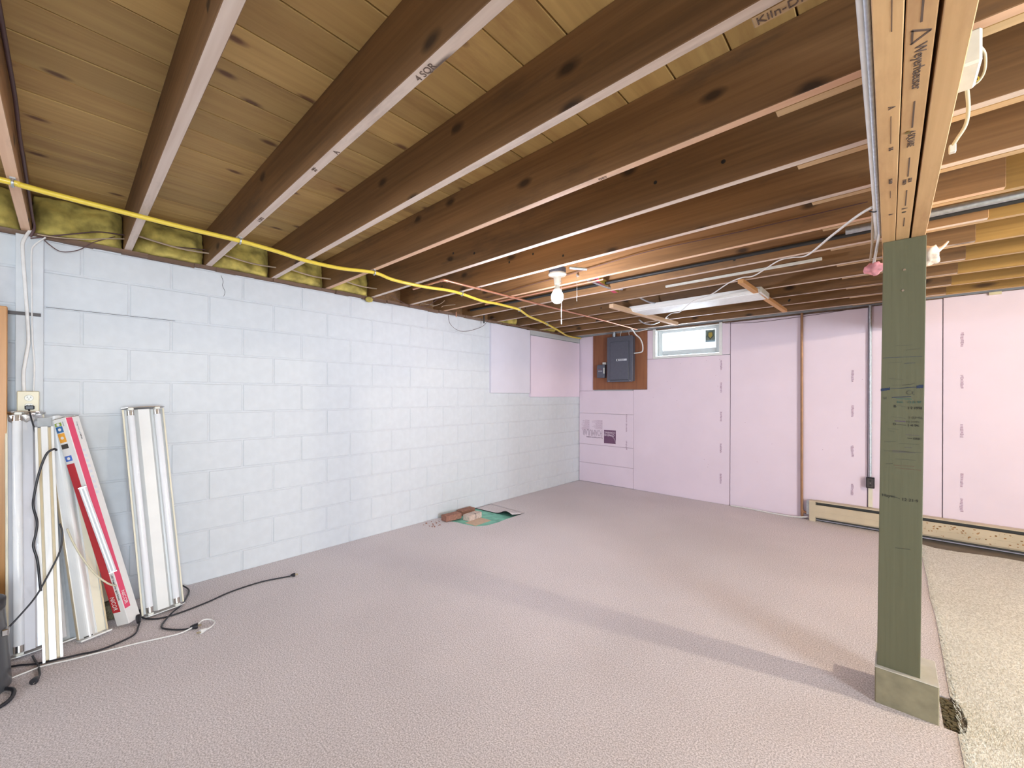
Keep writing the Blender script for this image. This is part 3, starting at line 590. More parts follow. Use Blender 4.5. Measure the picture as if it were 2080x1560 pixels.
# ================================================================== INSULATION BATTS
def batt(name, x0, x1, y0, y1, z0, z1, m, seed, amp=0.03, ny=14, nz=9, parent=None):
    rnd = random.Random(seed); from mathutils import noise
    mb = MB(); vs = []
    for k in range(nz+1):
        for j in range(ny+1):
            u, v = j/ny, k/nz; y = y0+(y1-y0)*u; z = z0+(z1-z0)*v
            n_ = noise.noise(Vector((u*3+seed*5, v*2.4, seed)))*amp*1.5 + noise.noise(Vector((u*9+seed*5, v*8, seed)))*amp*0.6
            e = min(1, 5*min(u, 1-u, )+0.25)
            top = 1-0.55*max(0, v-0.55)/0.45
            vs.append((x0+(x1-x0)*e*top+n_*e, y, z))
    nb = len(vs); vs += [(x0-0.02, y0+(y1-y0)*j/ny, z0+(z1-z0)*k/nz) for k in range(nz+1) for j in range(ny+1)]
    W = ny+1
    fs = [(k*W+j, k*W+j+1, (k+1)*W+j+1, (k+1)*W+j) for k in range(nz) for j in range(ny)]
    fs += [(nb+f_[3], nb+f_[2], nb+f_[1], nb+f_[0]) for f_ in fs[:]]
    per = [j for j in range(W)]+[k*W+ny for k in range(1, nz+1)]+[nz*W+j for j in range(ny-1, -1, -1)]+[k*W for k in range(nz-1, 0, -1)]
    for a, b_ in zip(per, per[1:]+per[:1]): fs.append((a, nb+a, nb+b_, b_))
    mb.add(vs, fs, 0, True); o = mb.obj(name, m, parent)
    s_ = o.modifiers.new('s', 'SUBSURF'); s_.levels = 1; s_.render_levels = 1
    tx = bpy.data.textures.new('fluff', 'CLOUDS'); tx.noise_scale = 0.03; dsp = o.modifiers.new('d', 'DISPLACE'); dsp.texture = tx; dsp.strength = 0.012
    return o
ords = ['at the left picture edge, before the first joist', 'between the first and second joists from the left', 'between the second and third joists from the left', 'between the third and fourth joists from the left', 'between the fourth and fifth joists from the left', 'between the fifth and sixth joists, sagging onto the wall']
for k, m_ in enumerate(range(-2, 4)):
    y0 = JY0+PITCH*m_+JT+0.001; y1 = JY0+PITCH*(m_+1)-0.001
    o = batt('insulation_batt', -0.05, 0.045 if m_ < 3 else 0.035, y0, y1, 2.176, 2.40, M['insul'], k+1)
    tag(o, 'yellow fibreglass batt '+ords[k], 'insulation', 'yellow batts along the wall top')
for m_, lb_ in ((8, 'small yellow fibreglass wad on the wall top left of the pale foam board'), (10, 'small yellow fibreglass wad on the wall top above the corner foam board')):
    y0 = JY0+PITCH*m_+JT+0.001; y1 = JY0+PITCH*(m_+1)-0.001
    o = batt('insulation_batt', -0.06, 0.02, y0, y1, 2.176, 2.36, M['insul'], m_+3); tag(o, lb_, 'insulation', 'yellow batts along the wall top')
hw = MB().lathe([(0.004, -0.03), (0.028, -0.022), (0.034, -0.004), (0.024, 0.012), (0.004, 0.018)], (0.045, 1.37, 2.150), 10).obj('insulation_wad', M['insul']); tag(hw, 'little yellow fibreglass tuft hanging at the wall top below the fifth joist', 'insulation')
def wad(name, c, r, m, label, seed):
    bm = bmesh.new(); bmesh.ops.create_icosphere(bm, subdivisions=3, radius=1); from mathutils import noise
    for v in bm.verts:
        n_ = 1+0.45*noise.noise(v.co*1.6+Vector((seed, 0, 0)))+0.15*noise.noise(v.co*5); v.co = Vector((v.co.x*r[0]*n_, v.co.y*r[1]*n_, v.co.z*r[2]*n_))
    for f_ in bm.faces: f_.smooth = True
    me = bpy.data.meshes.new(name); bm.to_mesh(me); bm.free(); me.materials.append(m); o = new_obj(name, me, None, c); return tag(o, label, 'insulation')
wad('insulation_wad', (3.425, 2.135, 1.897), (0.034, 0.05, 0.028), M['insul_pink'], 'pink fibreglass wad left of the post top', 4)
wad('insulation_wad', (3.612, 2.08, 1.905), (0.028, 0.055, 0.043), M['insul_white'], 'pale peach insulation wad right of the post top', 9)
ws = MB().tube(smooth_path([(3.628, 2.08, 1.915), (3.65, 2.085, 1.935), (3.665, 2.09, 1.955)], 5), [0.010, 0.009, 0.008, 0.007, 0.006, 0.006, 0.005, 0.005, 0.004, 0.004, 0.003], 8).obj('paper_twist', M['insul_white']); tag(ws, 'thin pale paper strand twisted up right of the post top', 'paper')

# ================================================================== PIPES AND CABLES
def cable(name, pts, r, m, label, cat, n=8, seg=8, flat=1.0, parent=None):
    o = MB().tube(smooth_path(pts, n), r, seg, flat=flat).obj(name, m, parent)
    if label: tag(o, label, cat)
    return o
gp = empty('gas_pipe', (0.79, 0.2, 2.155), 'yellow flexible gas pipe clipped under the joists along the block wall', 'pipe')
gpts = [(0.83, -1.75, 2.150), (0.835, -1.2, 2.157), (0.83, -0.65, 2.155), (0.825, -0.60, 2.157), (0.81, -0.50, 2.158), (0.80, -0.368, 2.160), (0.79, -0.212, 2.158), (0.785, -0.042, 2.154), (0.783, 0.195, 2.157), (0.785, 0.377, 2.145), (0.788, 0.544, 2.129), (0.79, 0.762, 2.131), (0.794, 1.005, 2.156), (0.794, 1.164, 2.136), (0.795, 1.424, 2.138), (0.796, 1.666, 2.155), (0.79, 1.821, 2.157), (0.78, 2.071, 2.139), (0.765, 2.276, 2.150), (0.745, 2.467, 2.155), (0.725, 2.634, 2.155), (0.61, 2.925, 2.144), (0.50, 3.278, 2.150), (0.364, 3.64, 2.155), (0.25, 3.981, 2.145), (0.13, 4.299, 2.140), (0.06, 4.60, 2.148), (0.05, 4.79, 2.160)]
gpts = [(a, b_, min(c, 2.155)) for a, b_, c in gpts]
sp = smooth_path(gpts, 9)
MB().tube([(p.x-0.79, p.y-0.2, p.z-2.155) for p in sp], 0.0118, 10).obj('hose', M['yellow'], gp)
for (x, y) in ((0.827, JY0-PITCH+0.019), (0.783, JY0+PITCH+0.019), (0.794, JY0+3*PITCH+0.019), (0.79, JY0+5*PITCH+0.019), (0.725, JY0+7*PITCH+0.019), (0.420, JY0+9*PITCH+0.06)):
    cl = MB(); 
    cl.tube([(x-0.79+0.0155*math.cos(a), y-0.2, 0.0155*math.sin(a)) for a in [i_*2*PI/16 for i_ in range(17)]], 0.0045, 6, caps=False)
    cl.box(x-0.79-0.012, x-0.79+0.012, y-0.2-0.008, y-0.2+0.008, 0.014, 0.0205)
    cl.obj('clamp', M['galv'], gp)
cpp = empty('copper_pipe', (1.02, 3.0, 2.15), 'long thin copper pipe running under the joists toward the breaker panel', 'pipe')
def rel(o, pts): return [(p[0]-o.location.x, p[1]-o.location.y, p[2]-o.location.z) for p in pts]
MB().tube(rel(cpp, [(1.0, 1.50, 2.160), (1.02, 2.6, 2.160), (1.045, 3.5, 2.160), (1.045, 4.60, 2.158)]), 0.0085, 10).obj('straight_run', M['copper'], cpp)
MB().tube(rel(cpp, [(0.60, 1.462, 2.160), (0.985, 1.462, 2.160)]), 0.0085, 10).obj('branch', M['copper'], cpp)
MB().tube(smooth_path(rel(cpp, [(0.965, 1.462, 2.160), (0.988, 1.464, 2.160), (0.998, 1.478, 2.160), (1.0, 1.505, 2.160)]), 4), 0.0115, 10).obj('elbow', M['copper'], cpp)
MB().tube([(p[0], p[1], p[2]) for p in rel(cpp, [(1.009, 1.83, 2.150), (1.009, 1.83, 2.1755)])], 0.004, 6).obj('hanger', M['dark_metal'], cpp)
cp2 = cable('copper_pipe', [(0.10, 2.33, 2.172), (0.10, 2.33, 2.120)], 0.006, M['copper'], 'short copper stub pointing down at the wall top beside the looped wire', 'pipe')
cp3 = cable('copper_pipe', [(0.62, 2.26, 2.163), (1.10, 2.26, 2.163), (1.9, 2.262, 2.163)], 0.007, M['copper'], 'thin copper pipe running alongside a joist left of the bulb', 'pipe')
cable('iron_pipe', [(0.10, 2.735, 2.20), (0.10, 2.735, 2.105)], 0.008, M['black_pipe'], 'short dark stub pipe hanging at the wall top left of the pale foam board', 'pipe')
# pipes running through the bay behind joist 6
cable('steel_conduit', [(3.30, 2.466, 2.208), (3.6, 2.465, 2.208), (4.2, 2.46, 2.208), (7.9, 2.45, 2.21)], 0.020, M['galv'], 'grey steel conduit in the joist bay right of the post', 'pipe')
cable('iron_pipe', [(0.05, 2.58, 2.235), (2.0, 2.575, 2.225), (4.0, 2.57, 2.215), (7.9, 2.57, 2.22)], 0.013, M['black_pipe'], 'black iron pipe running through the joist bay beside the steel conduit', 'pipe')
# conduit + flat cables along the beam's left side
cable('steel_conduit', [(3.4425, -0.6, 1.968), (3.4425, 0.45, 1.964), (3.4425, 1.45, 1.962), (3.438, 1.86, 1.962)], 0.0075, M['white_cable'], 'thin white conduit along the left side of the beam', 'conduit')
cable('steel_strip', [(3.4500, -0.6, 1.953), (3.4500, 0.6, 1.953), (3.4500, 1.80, 1.953)], 0.0052, M['galv'], 'narrow grey metal strip tight against the left side of the beam', 'conduit')
cable('hanging_cable', [(3.443, 1.50, 1.970), (3.446, 1.62, 1.962), (3.452, 1.72, 1.955), (3.444, 1.86, 1.95), (3.434, 2.0, 1.935), (3.425, 2.12, 1.918)], 0.0055, M['white_cable'], 'white cable hanging off the beam end beside the pink wad', 'cable')
cable('hanging_cable', [(3.436, 1.52, 1.972), (3.430, 1.70, 1.962), (3.424, 1.90, 1.948), (3.414, 2.08, 1.925)], 0.0045, M['tan_cable'], 'tan cable hanging off the beam end, left of the white one', 'cable')
cable('black_tie', [(3.425, 1.502, 1.960), (3.442, 1.50, 1.952), (3.456, 1.498, 1.960)], 0.0022, M['black_cord'], 'black cable tie around the cables at the beam side', 'cable tie')
# long white cable from beam to panel
cable('ceiling_cable', [(3.435, 1.486, 1.968), (3.384, 1.632, 1.995), (3.284, 1.933, 2.035), (3.140, 2.358, 2.085), (3.06, 2.42, 2.105), (2.984, 2.44, 2.105), (2.815, 2.66, 2.10), (2.735, 2.67, 2.102), (2.631, 2.749, 2.10), (2.464, 2.979, 2.10), (2.353, 3.098, 2.103), (2.253, 3.15, 2.10), (2.054, 3.45, 2.10), (1.985, 3.53, 2.095), (1.905, 3.56, 2.10), (1.75, 3.80, 2.11), (1.66, 4.10, 2.16)], 0.0068, M['white_cable'], 'white electrical cable draped across the joists from beam toward the window', 'cable', flat=0.6)
# cables at the left end
cable('feed_cable', [(0.04, -0.60, 2.18), (0.05, -0.625, 2.11), (0.05, -0.627, 2.05), (0.046, -0.618, 1.86), (0.046, -0.606, 1.60), (0.046, -0.613, 1.50), (0.046, -0.623, 1.40), (0.046, -0.621, 1.30)], 0.0075, M['white_cable'], 'left white-painted cable running down the wall board to the outlet', 'cable', flat=0.5)
cable('feed_cable', [(0.06, -0.545, 2.15), (0.048, -0.585, 2.10), (0.046, -0.596, 2.05), (0.046, -0.595, 1.86), (0.046, -0.592, 1.60), (0.046, -0.585, 1.45), (0.046, -0.587, 1.30)], 0.0065, M['white_cable'], 'right white-painted cable running down the wall board to the outlet', 'cable', flat=0.5)
cable('joist_cable', [(1.75, -0.592, 2.34), (1.45, -0.590, 2.33), (1.24, -0.588, 2.31), (1.05, -0.588, 2.265), (0.80, -0.588, 2.25), (0.5, -0.588, 2.23), (0.2, -0.588, 2.21), (0.085, -0.585, 2.185), (0.055, -0.60, 2.14)], 0.0060, M['brown_cable'], 'dark brown cable stapled along the side of the leftmost joist', 'cable')
cable('loose_wire', [(0.055, -0.600, 2.13), (0.06, -0.532, 2.160), (0.062, -0.439, 2.200), (0.062, -0.341, 2.240), (0.062, -0.247, 2.252), (0.06, -0.16, 2.262), (0.06, -0.10, 2.255), (0.06, -0.053, 2.248), (0.06, 0.021, 2.250), (0.06, 0.17, 2.270)], 0.0036, M['brown_cable'], 'dark wire arching over the yellow batts through the second joist', 'wire')
cable('loose_wire', [(0.07, -0.575, 2.155), (0.07, -0.50, 2.160), (0.07, -0.40, 2.178), (0.07, -0.30, 2.21), (0.07, -0.23, 2.228)], 0.0032, M['tan_cable'], 'pale tan wire just below the dark arching wire', 'wire')
cable('loose_wire', [(0.055, -0.56, 2.15), (0.055, -0.532, 2.115), (0.055, -0.486, 2.088), (0.055, -0.42, 2.115), (0.055, -0.361, 2.175), (0.055, -0.27, 2.235)], 0.0024, M['brown_cable'], 'thin dark wire looping down over the top block', 'wire')
nmlab = ['between the second and third joists', 'between the third and fourth joists', 'between the fourth and fifth joists', 'between the fifth and sixth joists']
for k, m_ in enumerate((0, 1, 2, 3)):
    y = JY0+PITCH*m_
    cable('bay_cable', [(0.16, y+0.02, 2.245), (0.15, y+0.12, 2.232), (0.14, y+0.26, 2.222), (0.13, y+PITCH+0.01, 2.232)], 0.0055, M['tan_cable'], 'tan cable crossing the insulation '+nmlab[k], 'cable')
cable('loop_wire', [(0.10, 2.22, 2.13), (0.085, 2.26, 2.04), (0.085, 2.36, 1.985), (0.085, 2.50, 1.99), (0.10, 2.70, 2.06), (0.12, 2.80, 2.15), (0.16, 2.86, 2.17)], 0.0022, M['brown_cable'], 'thin dark wire hanging in a loop at the top of the block wall', 'wire')
cable('loop_wire', [(0.28, 1.45, 2.16), (0.30, 1.60, 2.10), (0.36, 1.75, 2.10), (0.50, 1.80, 2.16)], 0.0022, M['brown_cable'], 'thin dark wire drooping behind the gas pipe near the corner joists', 'wire')
for k, (x, y) in enumerate(((0.16, 1.98), (0.20, 2.06), (0.13, 1.86))):
    cable('straw_stalk', [(x, y, 2.165), (x+0.06*math.cos(k*2), y+0.05, 2.19), (x+0.1, y+0.07+0.02*k, 2.22-0.03*k)], 0.0028, M['tan_cable'], ['longest dry stalk poking out at the wall top left of the bulb', 'second dry stalk at the wall top, nearer the copper stub', 'short dry stalk at the wall top, nearest the yellow batts'][k], 'stalk')
cable('joist_wire', [(3.40, 2.195, 2.245), (2.8, 2.195, 2.25), (2.3, 2.195, 2.265), (1.9, 2.195, 2.25), (1.6, 2.195, 2.235), (1.2, 2.195, 2.225), (0.7, 2.195, 2.20)], 0.0026, M['brown_cable'], 'thin dark wire strung along the side of the joist beside the bulb', 'wire')
cable('wall_wire', [(2.05, 4.815, 2.150), (2.4, 4.812, 2.125), (2.8, 4.812, 2.135), (3.1, 4.812, 2.150), (3.35, 4.812, 2.172)], 0.0024, M['brown_cable'], 'thin dark wire sagging along the top of the pink wall', 'wire')

# ---- lamp with bulb
lt = empty('ceiling_lamp', (1.735, 1.905, 2.155), 'lit bulb in a porcelain pull-chain holder under the joists', 'lamp')
MB().prism([(0.062*math.cos(a), 0.062*math.sin(a)) for a in [PI/8+i_*PI/4 for i_ in range(8)]], 0.004, 0.042, 'z').obj('junction_box', M['panel_grey'], lt, bevel=0.002)
MB().lathe([(0.012, 0.006), (0.060, 0.006), (0.066, 0.0), (0.062, -0.010), (0.040, -0.016), (0.026, -0.024), (0.0245, -0.060), (0.0215, -0.075)], seg=28).obj('lamp_holder', M['porcelain'], lt)
MB().lathe([(0.0135, -0.074), (0.0135, -0.086), (0.018, -0.092), (0.024, -0.112)], seg=20).obj('bulb_base', M['white_plastic'], lt)
blb = MB().lathe([(0.024, -0.112), (0.034, -0.130), (0.042, -0.150), (0.0435, -0.170), (0.037, -0.190), (0.020, -0.205), (0.001, -0.209)], seg=24).obj('bulb', M['bulb'], lt)
MB().tube([(0.022, -0.0, -0.055), (0.036, 0.0, -0.058)], 0.0035, 6).obj('switch_arm', M['chrome'], lt)
ch = MB(); z = -0.06
ch.tube([(0.037, 0.0, -0.058), (0.038, 0, -0.34)], 0.0008, 4)
for i_ in range(48): ch.lathe([(0.0004, -0.0020), (0.0019, 0), (0.0004, 0.0020)], (0.038, 0, -0.062-i_*0.0058), 6)
ch.obj('pull_chain', M['chrome'], lt); MB().lathe([(0.001, 0.02), (0.004, 0.014), (0.004, -0.01), (0.001, -0.014)], (0.038, 0, -0.350), 8).obj('chain_pull', M['white_plastic'], lt)
bc = MB(); bc.tube([(1.885, 1.93, 2.409), (1.885, 1.93, 1.945)], 0.0008, 4)
for i_ in range(52): bc.lathe([(0.0004, -0.0020), (0.0021, 0), (0.0004, 0.0020)], (1.885, 1.93, 2.262-i_*0.0062), 6)
bc = bc.obj('pull_chain', M['chrome']); tag(bc, 'beaded pull chain hanging right of the lit bulb', 'chain')
tt = MB().tube([(1.82, 1.93, 2.19), (1.90, 2.03, 2.185)], 0.010, 10).obj('cable_clamp', M['galv']); tag(tt, 'silver cable connector stub beside the lamp box', 'connector')
cable('bx_cable', [(1.71, 2.19, 2.215), (1.73, 2.45, 2.20), (1.76, 2.62, 2.19), (1.80, 2.75, 2.20)], 0.009, M['galv'], 'armoured grey cable between joists behind the bulb', 'cable')
cable('bx_cable', [(1.80, 3.05, 2.19), (1.83, 3.2, 2.165), (1.86, 3.4, 2.175)], 0.008, M['galv'], 'armoured grey cable end below a joist, left of the light strip', 'cable')
cable('bx_cable', [(1.30, 4.12, 2.19), (1.33, 4.2, 2.155), (1.38, 4.3, 2.15), (1.42, 4.42, 2.19)], 0.009, M['galv'], 'shiny armoured cable curl above the breaker panel', 'cable')
rb = empty('level_bar', (1.70, 2.66, 2.235), 'pink-red bar with olive edge lying between joists behind the bulb', 'bar', rot=(0, 0, math.radians(8)))
MB().box(-0.018, 0.018, -0.22, 0.22, -0.022, 0.018).obj('bar_body', M['pinkred'], rb); MB().box(0.018, 0.026, -0.22, 0.22, -0.022, 0.020).obj('bar_edge', M['olive'], rb)
# ---- furring strips nailed under joists
def stick(p, q, w_, t_, m, label):
    p, q = Vector(p), Vector(q); d = q-p; L_ = d.length
    o = MB().chamfer_box(-w_/2, w_/2, 0, L_, -t_/2, t_/2, 0.0015).obj('furring_strip', m, None, p); o.rotation_euler = d.to_track_quat('Y', 'Z').to_euler(); return tag(o, label, 'wood strip')
stick((1.555, 3.00, 2.135), (1.665, 4.32, 2.125), 0.045, 0.038, M['stick'], 'pale wooden strip fixed under the joists left of the window')
stick((2.665, 2.93, 2.145), (2.72, 4.34, 2.135), 0.040, 0.030, M['stick_orange'], 'orange-brown wooden strip fixed under the joists right of the light strip')
stick((2.10, 2.935, 2.205), (3.15, 2.935, 2.205), 0.018, 0.018, M['white_plastic'], 'white moulding strip along the joist under the draped cable').name = 'moulding_strip'
# strip light fixture under far joists
sl = empty('strip_light', (2.15, 3.46, 2.150), 'unlit white ribbed strip light under the joists above the window', 'light')
MB().prism([(-0.155, 0.020), (-0.155, -0.002), (-0.135, -0.022), (0.135, -0.022), (0.155, -0.002), (0.155, 0.020)], -0.565, 0.565, 'x').obj('housing', M['white_enamel'], sl)
lr = MB(); 
for k in range(16): 
    y = -0.125+k*0.0165; lr.prism([(y, -0.022), (y+0.004, -0.029), (y+0.011, -0.029), (y+0.0150, -0.022)], -0.55, 0.55, 'x')
lr.obj('ribbed_lens', M['lens'], sl)
for s_ in (-1, 1): MB().box(s_*0.568-0.006, s_*0.568+0.006, -0.150, 0.150, -0.024, 0.020).obj('end_plate', M['white_plastic'], sl)

# ================================================================== BREAKER PANEL AREA
pb = MB().chamfer_box(0.253, 1.080, YB-0.016, YB+0.0155, 1.376, 2.172, 0.002).obj('backboard', M['plywood']); tag(pb, 'red-brown plywood board behind the electrical panel', 'board')
yb_ = YB-0.016
ep = empty('breaker_panel', (0.72, yb_, 1.48), 'tall blue-grey breaker panel mounted on the red-brown plywood', 'electrical panel')
def R(o, x0, x1, y0, y1, z0, z1, m, name, parent=None, c=0.002):
    p = o.location; return MB().chamfer_box(x0-p.x, x1-p.x, y0-p.y, y1-p.y, z0-p.z, z1-p.z, c).obj(name, m, parent or o)
R(ep, 0.545, 0.915, 4.725, yb_, 1.490, 2.105, M['panel_grey'], 'body', c=0.004)
R(ep, 0.537, 0.923, 4.719, 4.726, 1.480, 2.113, M['panel_grey'], 'cover', c=0.003)
dr = R(ep, 0.590, 0.868, 4.713, 4.7195, 1.510, 2.040, M['panel_grey'], 'door', c=0.003)
R(ep, 0.869, 0.874, 4.716, 4.7195, 1.512, 2.038, M['black_pipe'], 'door_gap', c=0.0006)
R(ep, 0.592, 0.866, 4.716, 4.7193, 1.504, 1.509, M['black_pipe'], 'door_gap', c=0.0006)
lbp = R(ep, 0.685, 0.843, 4.7105, 4.7132, 1.770, 1.797, M['panel_light'], 'name_plate', dr, c=0.001)
text('MURRAY', 0.019, (0.728-0.72, 4.7100-yb_, 1.777-1.48), (1, 0, 0), (0, 0, 1), M['ink_black'], lbp, sx=1.05)
MB().prism([(0.708-0.72+0.010*math.cos(a), 1.7835-1.48+0.010*math.sin(a)) for a in [i_*PI/8 for i_ in range(16)]], 4.7098-yb_, 4.7106-yb_, 'y').obj('round_emblem', M['ink_black'], lbp)
for (x, z) in ((0.57, 2.095), (0.57, 1.492), (0.89, 1.495), (0.89, 2.095)): MB().lathe([(0.006, -0.002), (0.006, 0.0)], (x-0.72, 4.719-yb_, z-1.48), 8, axis='y').obj('cover_screw', M['chrome'], ep)
ds = empty('disconnect_box', (0.43, yb_, 1.54), 'small dark grey switch box left of the breaker panel', 'switch box')
R(ds, 0.367, 0.480, 4.745, yb_, 1.545, 1.735, M['panel_grey'], 'body', c=0.004)
R(ds, 0.363, 0.468, 4.740, 4.746, 1.548, 1.722, M['panel_grey'], 'cover', c=0.002)
R(ds, 0.470, 0.482, 4.738, 4.752, 1.605, 1.690, M['white_plastic'], 'lever', c=0.002)
text('ON OFF', 0.014, (0.380-0.43, 4.7390-yb_, 1.660-1.54), (1, 0, 0), (0, 0, 1), M['red_ink'], ds); 
for z in (1.645, 1.635): MB().box(0.385-0.43, 0.45-0.43, 4.7393-yb_, 4.7402-yb_, z-1.54, z+0.003-1.54).obj('small_print', M['panel_light'], ds)
R(ds, 0.436, 0.490, 4.770, yb_, 1.738, 1.768, M['white_plastic'], 'tag', c=0.001)
cable('service_conduit', [(0.62, 4.77, 2.108), (0.62, 4.77, 2.30)], 0.026, M['galv'], 'thick grey conduit entering the top of the breaker panel', 'conduit', n=2, seg=14)
cable('panel_cable', [(1.04, 4.45, 2.15), (1.00, 4.60, 2.135), (0.98, 4.70, 2.11), (1.02, 4.74, 2.06), (1.05, 4.75, 1.98), (1.05, 4.76, 1.90), (1.02, 4.765, 1.875), (0.925, 4.765, 1.868)], 0.0085, M['white_cable'], 'thick white cable curving into the right side of the breaker panel', 'cable', seg=10)
cable('panel_cable', [(0.86, 4.76, 2.105), (0.86, 4.74, 2.15), (0.90, 4.70, 2.165), (1.02, 4.66, 2.14), (1.15, 4.70, 2.165)], 0.004, M['white_cable'], 'thin white cable looping over the top of the breaker panel', 'cable')
cable('panel_cable', [(0.71, 4.78, 2.105), (0.715, 4.78, 2.15), (0.74, 4.77, 2.20)], 0.004, M['white_cable'], 'short thin cable rising from the panel top beside the conduit', 'cable')
cable('window_cable', [(1.185, 4.80, 2.168), (1.20, 4.79, 2.14), (1.215, 4.80, 2.10)], 0.004, M['white_cable'], 'short white cable end hanging at the window corner', 'cable')

# ================================================================== RIGHT PART OF PINK WALL
cable('drain_pipe', [(2.800, 4.800, 2.172), (2.803, 4.800, 1.2), (2.806, 4.800, 0.115), (2.812, 4.798, 0.085), (2.835, 4.795, 0.070), (2.875, 4.790, 0.068)], 0.0125, M['brown_pipe'], 'brown pipe dropping down the pink wall to the heater end', 'pipe', seg=12)
cable('wall_conduit', [(3.346, 4.806, 2.172), (3.349, 4.806, 0.515)], 0.0125, M['galv'], 'vertical grey conduit on the pink wall left of the post', 'conduit', n=3, seg=12)
ob = empty('outlet_box', (3.350, YB, 0.455), 'small black outlet box at the foot of the wall conduit', 'outlet')
R(ob, 3.319, 3.381, 4.775, YB, 0.405, 0.508, M['black_cord'], 'box', c=0.004)
R(ob, 3.325, 3.375, 4.771, 4.7755, 0.412, 0.502, M['dark_metal'], 'cover', c=0.003)
for z in (0.435, 0.478): MB().lathe([(0.010, -0.001), (0.010, 0)], (0, 4.7712-YB, z-0.455), 12, axis='y').obj('receptacle', M['black_pipe'], ob)
MB().lathe([(0.003, -0.001), (0.003, 0)], (0, 4.7705-YB, 0.0), 8, axis='y').obj('screw', M['chrome'], ob)
MB().chamfer_box(-0.016, 0.016, -0.016, 0, -0.24, -0.052, 0.002).obj('raceway', M['cream_enamel'], ob)
# baseboard heater
ht = empty('baseboard_heater', (2.90, 4.79, 0.0), 'long beige baseboard heater along the foot of the pink wall', 'heater')
hx0, hx1 = 2.925, 7.6
def hp(pts, x0, x1, m, name, **k): return MB().prism([(y-4.79, z) for y, z in pts], x0-2.90, x1-2.90, 'x').obj(name, m, ht, **k)
hp([(4.826, 0.010), (4.826, 0.208), (4.820, 0.208), (4.820, 0.010)], hx0, hx1, M['fin'], 'back_plate')
hp([(4.824, 0.212), (4.766, 0.206), (4.766, 0.198), (4.770, 0.198), (4.824, 0.204)], hx0, hx1, M['heater'], 'top_strip')
hp([(4.762, 0.172), (4.756, 0.166), (4.756, 0.055), (4.764, 0.040), (4.768, 0.040), (4.760, 0.058), (4.760, 0.164)], hx0, hx1, M['heater'], 'front_cover')
hp([(4.757, 0.112), (4.7545, 0.109), (4.7545, 0.105), (4.757, 0.102)], hx0, hx1, M['heater'], 'crease')
hp([(4.815, 0.14), (4.775, 0.14), (4.775, 0.06), (4.815, 0.06)], hx0, hx1, M['fin'], 'fins')
hp([(4.826, 0.0), (4.826, 0.209), (4.760, 0.209), (4.7535, 0.196), (4.7535, 0.0)], 2.874, 2.926, M['heater'], 'end_cap', bevel=0.003)
hp([(4.826, 0.06), (4.826, 0.20), (4.765, 0.20), (4.765, 0.06)], 2.850, 2.874, M['galv'], 'end_bracket')
rm = MB(); rn = random.Random(5)
for k in range(90):
    x = rn.uniform(3.7, 4.4); z = rn.uniform(0.06, 0.16); s_ = rn.uniform(0.001, 0.0045); rm.box(x-2.9-s_*1.6, x-2.9+s_*1.6, -0.0352, -0.0339, z-s_, z+s_)
ro = rm.obj('rust_spots', M['rust'], ht); ro['kind'] = 'stuff'
cable('floor_cable', [(2.12, 4.800, 0.008), (2.30, 4.790, 0.012), (2.55, 4.780, 0.006), (2.75, 4.775, 0.010), (2.86, 4.785, 0.030)], 0.0075, M['white_cable'], 'white cable lying along the foot of the pink wall by the heater', 'cable')
ms = MB().box(4.10, 4.17, YB-0.02, YB+0.0, 2.150, 2.172).obj('metal_bracket', M['beige_plastic']); tag(ms, 'small pale block at the top of the pink wall, far right', 'bracket')

# ---- thermostat-like box on beam's right side
tb = empty('transformer_box', (3.64, 0.93, 2.06), 'white plastic box on the beam with wires and a dangling plug', 'junction box')
MB().chamfer_box(-0.047, -0.004, 0.03, 0.15, 0.005, 0.085, 0.005).obj('housing', M['white_plastic'], tb)
MB().chamfer_box(-0.050, -0.032, 0.16, 0.26, 0.02, 0.05, 0.003).obj('terminal_block', M['cream_enamel'], tb)
MB().tube(smooth_path(rel(tb, [(3.618, 1.075, 2.10), (3.622, 1.12, 2.125), (3.628, 1.13, 2.09), (3.632, 1.15, 2.050), (3.628, 1.16, 2.015), (3.614, 1.17, 1.990), (3.606, 1.178, 1.977)]), 6), 0.0042, 8).obj('lead', M['cream_cable'], tb)
MB().chamfer_box(-0.041, -0.027, 0.244, 0.262, -0.100, -0.079, 0.002).obj('plug', M['white_plastic'], tb)
MB().tube(smooth_path(rel(tb, [(3.634, 1.02, 2.14), (3.655, 1.10, 2.155), (3.660, 1.15, 2.137), (3.648, 1.16, 2.118), (3.628, 1.16, 2.120), (3.618, 1.13, 2.118)]), 6), 0.0028, 6).obj('lead', M['cream_cable'], tb)
MB().tube(smooth_path(rel(tb, [(3.616, 1.13, 2.115), (3.630, 1.15, 2.125), (3.648, 1.15, 2.128), (3.648, 1.15, 2.118), (3.632, 1.15, 2.122), (3.620, 1.14, 2.112)]), 6), 0.0012, 5).obj('lead', M['yellow'], tb)

